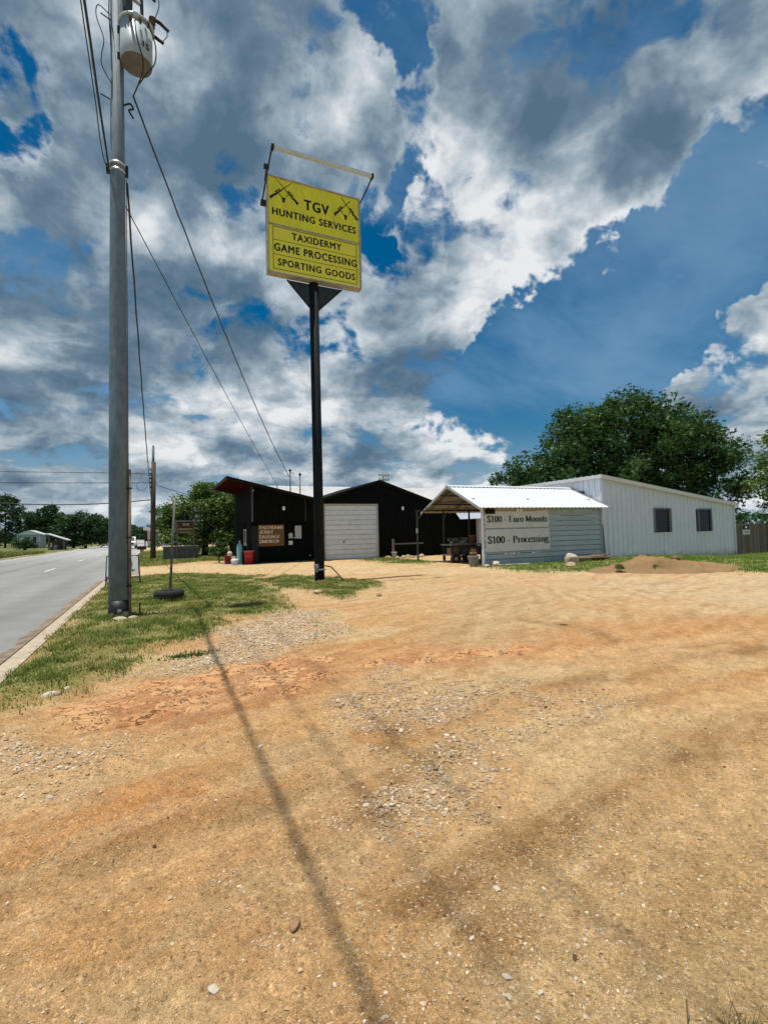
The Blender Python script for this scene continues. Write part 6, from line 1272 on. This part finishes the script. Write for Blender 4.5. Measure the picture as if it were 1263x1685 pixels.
# ------------------------------------------------------------------ gravel
ICO = None
def pebbles(name, x, y, size, cols, seed, label, faces='ico'):
    r = np.random.default_rng(seed); n = len(x)
    if faces == 'ico':
        bm = bmesh.new(); bmesh.ops.create_icosphere(bm, subdivisions=1, radius=1); bv = np.array([v.co[:] for v in bm.verts]); bf = np.array([[v.index for v in f.verts] for f in bm.faces]); bm.free()
    else:
        bv = np.array([(1, 0, 0), (-1, 0, 0), (0, 1, 0), (0, -1, 0), (0, 0, 1), (0, 0, -1)], float); bf = np.array([(0, 2, 4), (2, 1, 4), (1, 3, 4), (3, 0, 4), (2, 0, 5), (1, 2, 5), (3, 1, 5), (0, 3, 5)])
    v = bv[None]*(1+r.uniform(-.28, .28, (n, len(bv), 1)))
    s = size[:, None]*np.stack([r.uniform(.8, 1.35, n), r.uniform(.6, 1.0, n), r.uniform(.35, .7, n)], 1); v = v*s[:, None, :]
    tl = r.uniform(-.35, .35, n); ct, st = np.cos(tl)[:, None], np.sin(tl)[:, None]
    v = np.stack([v[..., 0]*ct-v[..., 2]*st, v[..., 1], v[..., 0]*st+v[..., 2]*ct], -1)
    a = r.uniform(0, 6.28, n); ca, sa = np.cos(a)[:, None], np.sin(a)[:, None]
    v = np.stack([v[..., 0]*ca-v[..., 1]*sa, v[..., 0]*sa+v[..., 1]*ca, v[..., 2]], -1)
    h = gheight(x, y); v += np.stack([x, y, h+s[:, 2]*.25], 1)[:, None, :]
    F = (bf[None]+(np.arange(n)*len(bv))[:, None, None]).reshape(-1)
    me = mesh_np(name, v.reshape(-1, 3), F, np.full(n*len(bf), 3), np.repeat(cols, len(bv), 0))
    o = link(name, me, MATS.setdefault('pebble', None) or MATS.__setitem__('pebble', vcol_mat('pebble', .85, [(60, .8, 1.15)], 0, 1, 0, .3)) or MATS['pebble']); return stuff(o, label, 'gravel')
PAL = np.array([(.58, .54, .44), (.46, .40, .30), (.34, .30, .24), (.20, .18, .155), (.40, .26, .14), (.66, .62, .52), (.30, .15, .075)])
def scatter(n, r0_, r1_, power, seed, amin=-30, amax=76):
    r = np.random.default_rng(seed); rad = r0_+(r1_-r0_)*r.random(n)**power; a = np.radians(r.uniform(amin, amax, n)); return np.sin(a)*rad, np.cos(a)*rad, r
x, y, r = scatter(420000, 1.15, 11, 1.35, 401); z = zones(x, y)
cl = sstep(fbm(x*2.2, y*2.2, 4, 411), .42, .62)
p = .10+.28*cl + 1.9*z['grey']*sstep(fbm(x*5, y*5, 3, 413), .3, .5) + .62*z['pale'] + .45*z['tan']*(.5+cl) + .6*z['streak']*(.3+cl) + .12*z['far']
p *= (1-z['grass']*.95)*(1-z['red']*.55)*(1-.5*z['rut'])*(1-z['drive']*.8)*(1-.7*z['band'])
k = r.random(len(x)) < np.clip(p, 0, 1)*.62; x, y = x[k], y[k]; z = {q: w[k] for q, w in z.items()}
n = len(x); size = np.exp(r.normal(math.log(.0031), .40, n))*(1+1.5*z['grey']+1.6*z['pale']+.1*z['tan'])*(1+np.clip(np.hypot(x, y)-2, 0, 6)*.10); size = np.clip(size, .0016, .026)
w = np.stack([.26+0*x, .26+.1*z['tan'], .14+.5*z['grey'], .04+.40*z['grey'], .16+.12*z['tan'], .16+.4*z['pale'], .07+.1*z['red']], 1); w /= w.sum(1)[:, None]
ci = (np.cumsum(w, 1) < r.random(n)[:, None]).sum(1).clip(0, 6); cols = PAL[ci]*r.uniform(.75, 1.2, (n, 1))
tint = np.array((.44, .27, .11)); mixk = np.where(r.random((n, 1)) < .45, .30, .68); cols = cols*mixk+tint*(1-mixk)
big = size > .0062
pebbles('gravel', x[big], y[big], size[big], cols[big], 501, 'loose pale and grey gravel lying over the dirt lot')
pebbles('fine_grit', x[~big], y[~big], size[~big], cols[~big], 502, 'fine grit speckling the dirt in the foreground', 'oct')

# loose single stones one can point at
for k, (x, y, s, m_, lab) in enumerate(((.17, 1.92, (.035, .03, .014), lime, 'pale flat stone on the dirt at lower left'), (.50, 2.07, (.055, .03, .03), sand, 'reddish brown stone left of the long cable shadow'),
        (1.14, 1.53, (.028, .018, .012), lime, 'cream stone at the bottom right of centre'), (1.20, 1.42, (.022, .012, .010), lime, 'white chip near the bottom edge right of centre'), (1.10, 1.47, (.02, .014, .010), lime, 'small white chip left of the cream stone'),
        (1.47, 1.72, (.020, .013, .012), dust, 'tan pebble alone on the coarse gravel right of centre'), (.70, 3.9, (.045, .03, .022), lime, 'white stone left of the shadow in mid lot'), (.42, 1.53, (.03, .026, .012), mat('slate_stone', (.16, .16, .16)), 'grey stone low near the bottom left'),
        
        (-1.0, 6.15, (.09, .06, .035), lime, 'pale flat stone at the grass edge near the kerb'), (-.88, 6.3, (.04, .03, .025), lime, 'small pale stone beside the flat stone at the grass edge'), (3.9, 12.9, (.12, .09, .06), lime, 'pale rock in the grass patch near the sign pole'),
        (5.1, 11.6, (.08, .07, .06), sand, 'dark stone on the lot in front of the sign pole'), (-.66, 11.05, (.16, .10, .05), lime, 'broken white rubble at the foot of the steel pole'), (-.45, 11.15, (.10, .08, .04), lime, 'small white rubble piece at the pole foot'),
        (6.05, 6.3, (.07, .05, .03), sand, 'dark clod on the bare orange patch right of centre'))):
    rock('loose_stone', x, y, tuple(q*.7 for q in s) if y < 5 else s, 60+k, m_, lab, 'stone')
# dark oily clods along the damp track
x, y, r = scatter(16000, 1.2, 9, 1.0, 441); z = zones(x, y); k = r.random(len(x)) < (.006+.03*z['damp']+.02*z['red'])*(1-z['grass']); x, y = x[k], y[k]
pebbles('soil_clods', x, y, np.exp(r.normal(math.log(.006), .4, len(x))), np.tile((.13, .065, .03), (len(x), 1))*r.uniform(.6, 1.4, (len(x), 1)), 503, 'dark crumbs of damp soil on the lot')

# ------------------------------------------------------------------ grass
def blades(name, x, y, h, w, cols, seed, label, z0=None):
    r = np.random.default_rng(seed); n = len(x); zg = gheight(x, y)-.01 if z0 is None else z0
    a = r.uniform(0, 6.28, n); d = np.stack([np.cos(a), np.sin(a), 0*a], 1); s = np.stack([-np.sin(a), np.cos(a), 0*a], 1)
    lean = r.uniform(.15, 1.1, n)[:, None]*h[:, None]; b = np.stack([x, y, zg], 1); up_z = np.array((0, 0, 1.))
    m = b+d*lean*.35+up_z*h[:, None]*.6; t = b+d*lean+up_z*(h*r.uniform(.75, 1.0, n))[:, None]; w = w[:, None]
    V = np.stack([b-s*w, b+s*w, m+s*w*.75, m-s*w*.75, t], 1).reshape(-1, 3)
    o = np.arange(n)[:, None]*5; q = (o+np.array((0, 1, 2, 3))); tt = o+np.array((3, 2, 4))
    loops = np.concatenate([q, tt], 1).ravel(); sizes = np.tile((4, 3), n)
    me = mesh_np(name, V, loops, sizes, np.repeat(cols, 5, 0)); return stuff(link(name, me, GRASSM), label, 'grass')
GRASSM = vcol_mat('grass_blade', .6, None, 0, 1, .35, .25)
def grass_cols(r, x, y, n):
    dry = np.clip(sstep(fbm(x*1.3, y*1.3, 4, 611), .46, .66)*.62+r.normal(0, .2, n), 0, 1)[:, None]
    g = np.array((.135, .19, .03))*(1-dry)+np.array((.36, .31, .10))*dry
    return g*r.uniform(.7, 1.3, (n, 1))
r = np.random.default_rng(601); n = 300000
x = r.uniform(-1.75, 6.4, n); y = 5.1+(24-5.1)*r.random(n)**1.7; z = zones(x, y)
tuft = sstep(fbm(x*3.0, y*3.0, 3, 613), .30, .62); bare = sstep(fbm(x*1.1+5, y*1.1, 4, 617), .57, .68)*.7
k = (r.random(n) < z['grass']**1.2*(.45+.55*tuft)*(1-bare)) & (np.hypot(x-.27, y-13.84) > .36) & (np.hypot(x-PX, y-PY) > .2); x, y = x[k], y[k]; n = len(x)
hh = r.uniform(.025, .085, n)*(.6+.8*tuft[k]); pass
blades('verge_grass', x, y, hh, r.uniform(.0025, .0055, n)*(1+.08*np.hypot(x, y)*.5), grass_cols(r, x, y, n), 602, 'patchy green and dry grass on the kerbside verge and sign base')
n = 170000; x = r.uniform(9.5, 36, n); y = r.uniform(4, 28, n); z = zones(x, y)
tuft = sstep(fbm(x*1.6, y*1.6, 3, 619), .3, .6)
k = (r.random(n) < z['grass']*(.2+.8*tuft)) & ~((x > 12.9) & (x < 31.2) & (y > 18)) ; x, y = x[k], y[k]; n = len(x); pass
blades('lawn_grass', x, y, r.uniform(.05, .14, n), r.uniform(.008, .016, n), grass_cols(r, x, y, n)*np.array((.72, 1.0, .7)), 604, 'mown green lawn before the workshop and around the carport')
n = 60000; x = r.uniform(-1.7, 9, n); y = r.uniform(28, 62, n); z = zones(x, y); k = (r.random(n) < z['grass']) & ~((x > 4.7) & (y > 28.8)); x, y = x[k], y[k]; n = len(x)
blades('roadside_grass', x, y, r.uniform(.06, .15, n), r.uniform(.012, .022, n), grass_cols(r, x, y, n), 606, 'rough grass strip beyond the drive and by the mailbox')
n = 26000; x = r.uniform(-30, -12.9, n); y = r.uniform(34, 76, n); k = ~((x > -25) & (x < -18.6) & (y > 62.6) & (y < 69)); x, y = x[k], y[k]; n = len(x)
blades('far_verge_grass', x, y, r.uniform(.1, .5, n), r.uniform(.02, .05, n), grass_cols(r, x, y, n)*.7, 608, 'tall dark weeds along the far side of the road')
# broad leafed weed patch at the gravel edge and a dry tuft at the lower right
r = np.random.default_rng(621); n = 420; a = r.normal(size=(n, 2)); x = .36+a[:, 0]*.16; y = 7.3+a[:, 1]*.10
blades('clover_patch', x, y, r.uniform(.02, .06, n), r.uniform(.006, .011, n), np.tile((.06, .12, .025), (n, 1))*r.uniform(.7, 1.3, (n, 1)), 622, 'low green weed patch spreading on the pale gravel')
n = 150; x = 1.60+r.normal(size=n)*.05; y = .98+r.normal(size=n)*.045
blades('dry_tuft', x, y, r.uniform(.03, .13, n), r.uniform(.0012, .0025, n), np.tile((.17, .14, .06), (n, 1))*r.uniform(.5, 1.3, (n, 1)), 623, 'sparse dry grass tuft at the bottom right corner')
n = 900; x = r.uniform(-1, 6, n); y = r.uniform(1.2, 8, n); k = zones(x, y)['grass'] < .2; x, y = x[k], y[k]; n = len(x)
blades('straw_bits', x, y, r.uniform(.004, .012, n), r.uniform(.0010, .0022, n), np.tile((.42, .33, .18), (n, 1))*r.uniform(.5, 1.2, (n, 1)), 624, 'scattered straw bits on the dirt lot')
r = np.random.default_rng(631); n = 1100; a = r.uniform(0, 6.28, n); q = np.where(r.random(n) < .55, .20, .37); q = q+np.abs(r.normal(0, .05, n)); cx = np.where(q < .33, PX, .27); cy = np.where(q < .33, PY, 13.84)
x, y = cx+q*np.cos(a), cy+q*np.sin(a); blades('foot_tufts', x, y, r.uniform(.05, .16, n), r.uniform(.003, .006, n), grass_cols(r, x, y, n), 632, 'taller grass tufts at the foot of the pole and tyre')
# base of the black shop drum stands on a small slab
struct(MB().box(3.3, 5.2, 27.9, 29.6, -.12, .0).build('entry_slab', concrete))
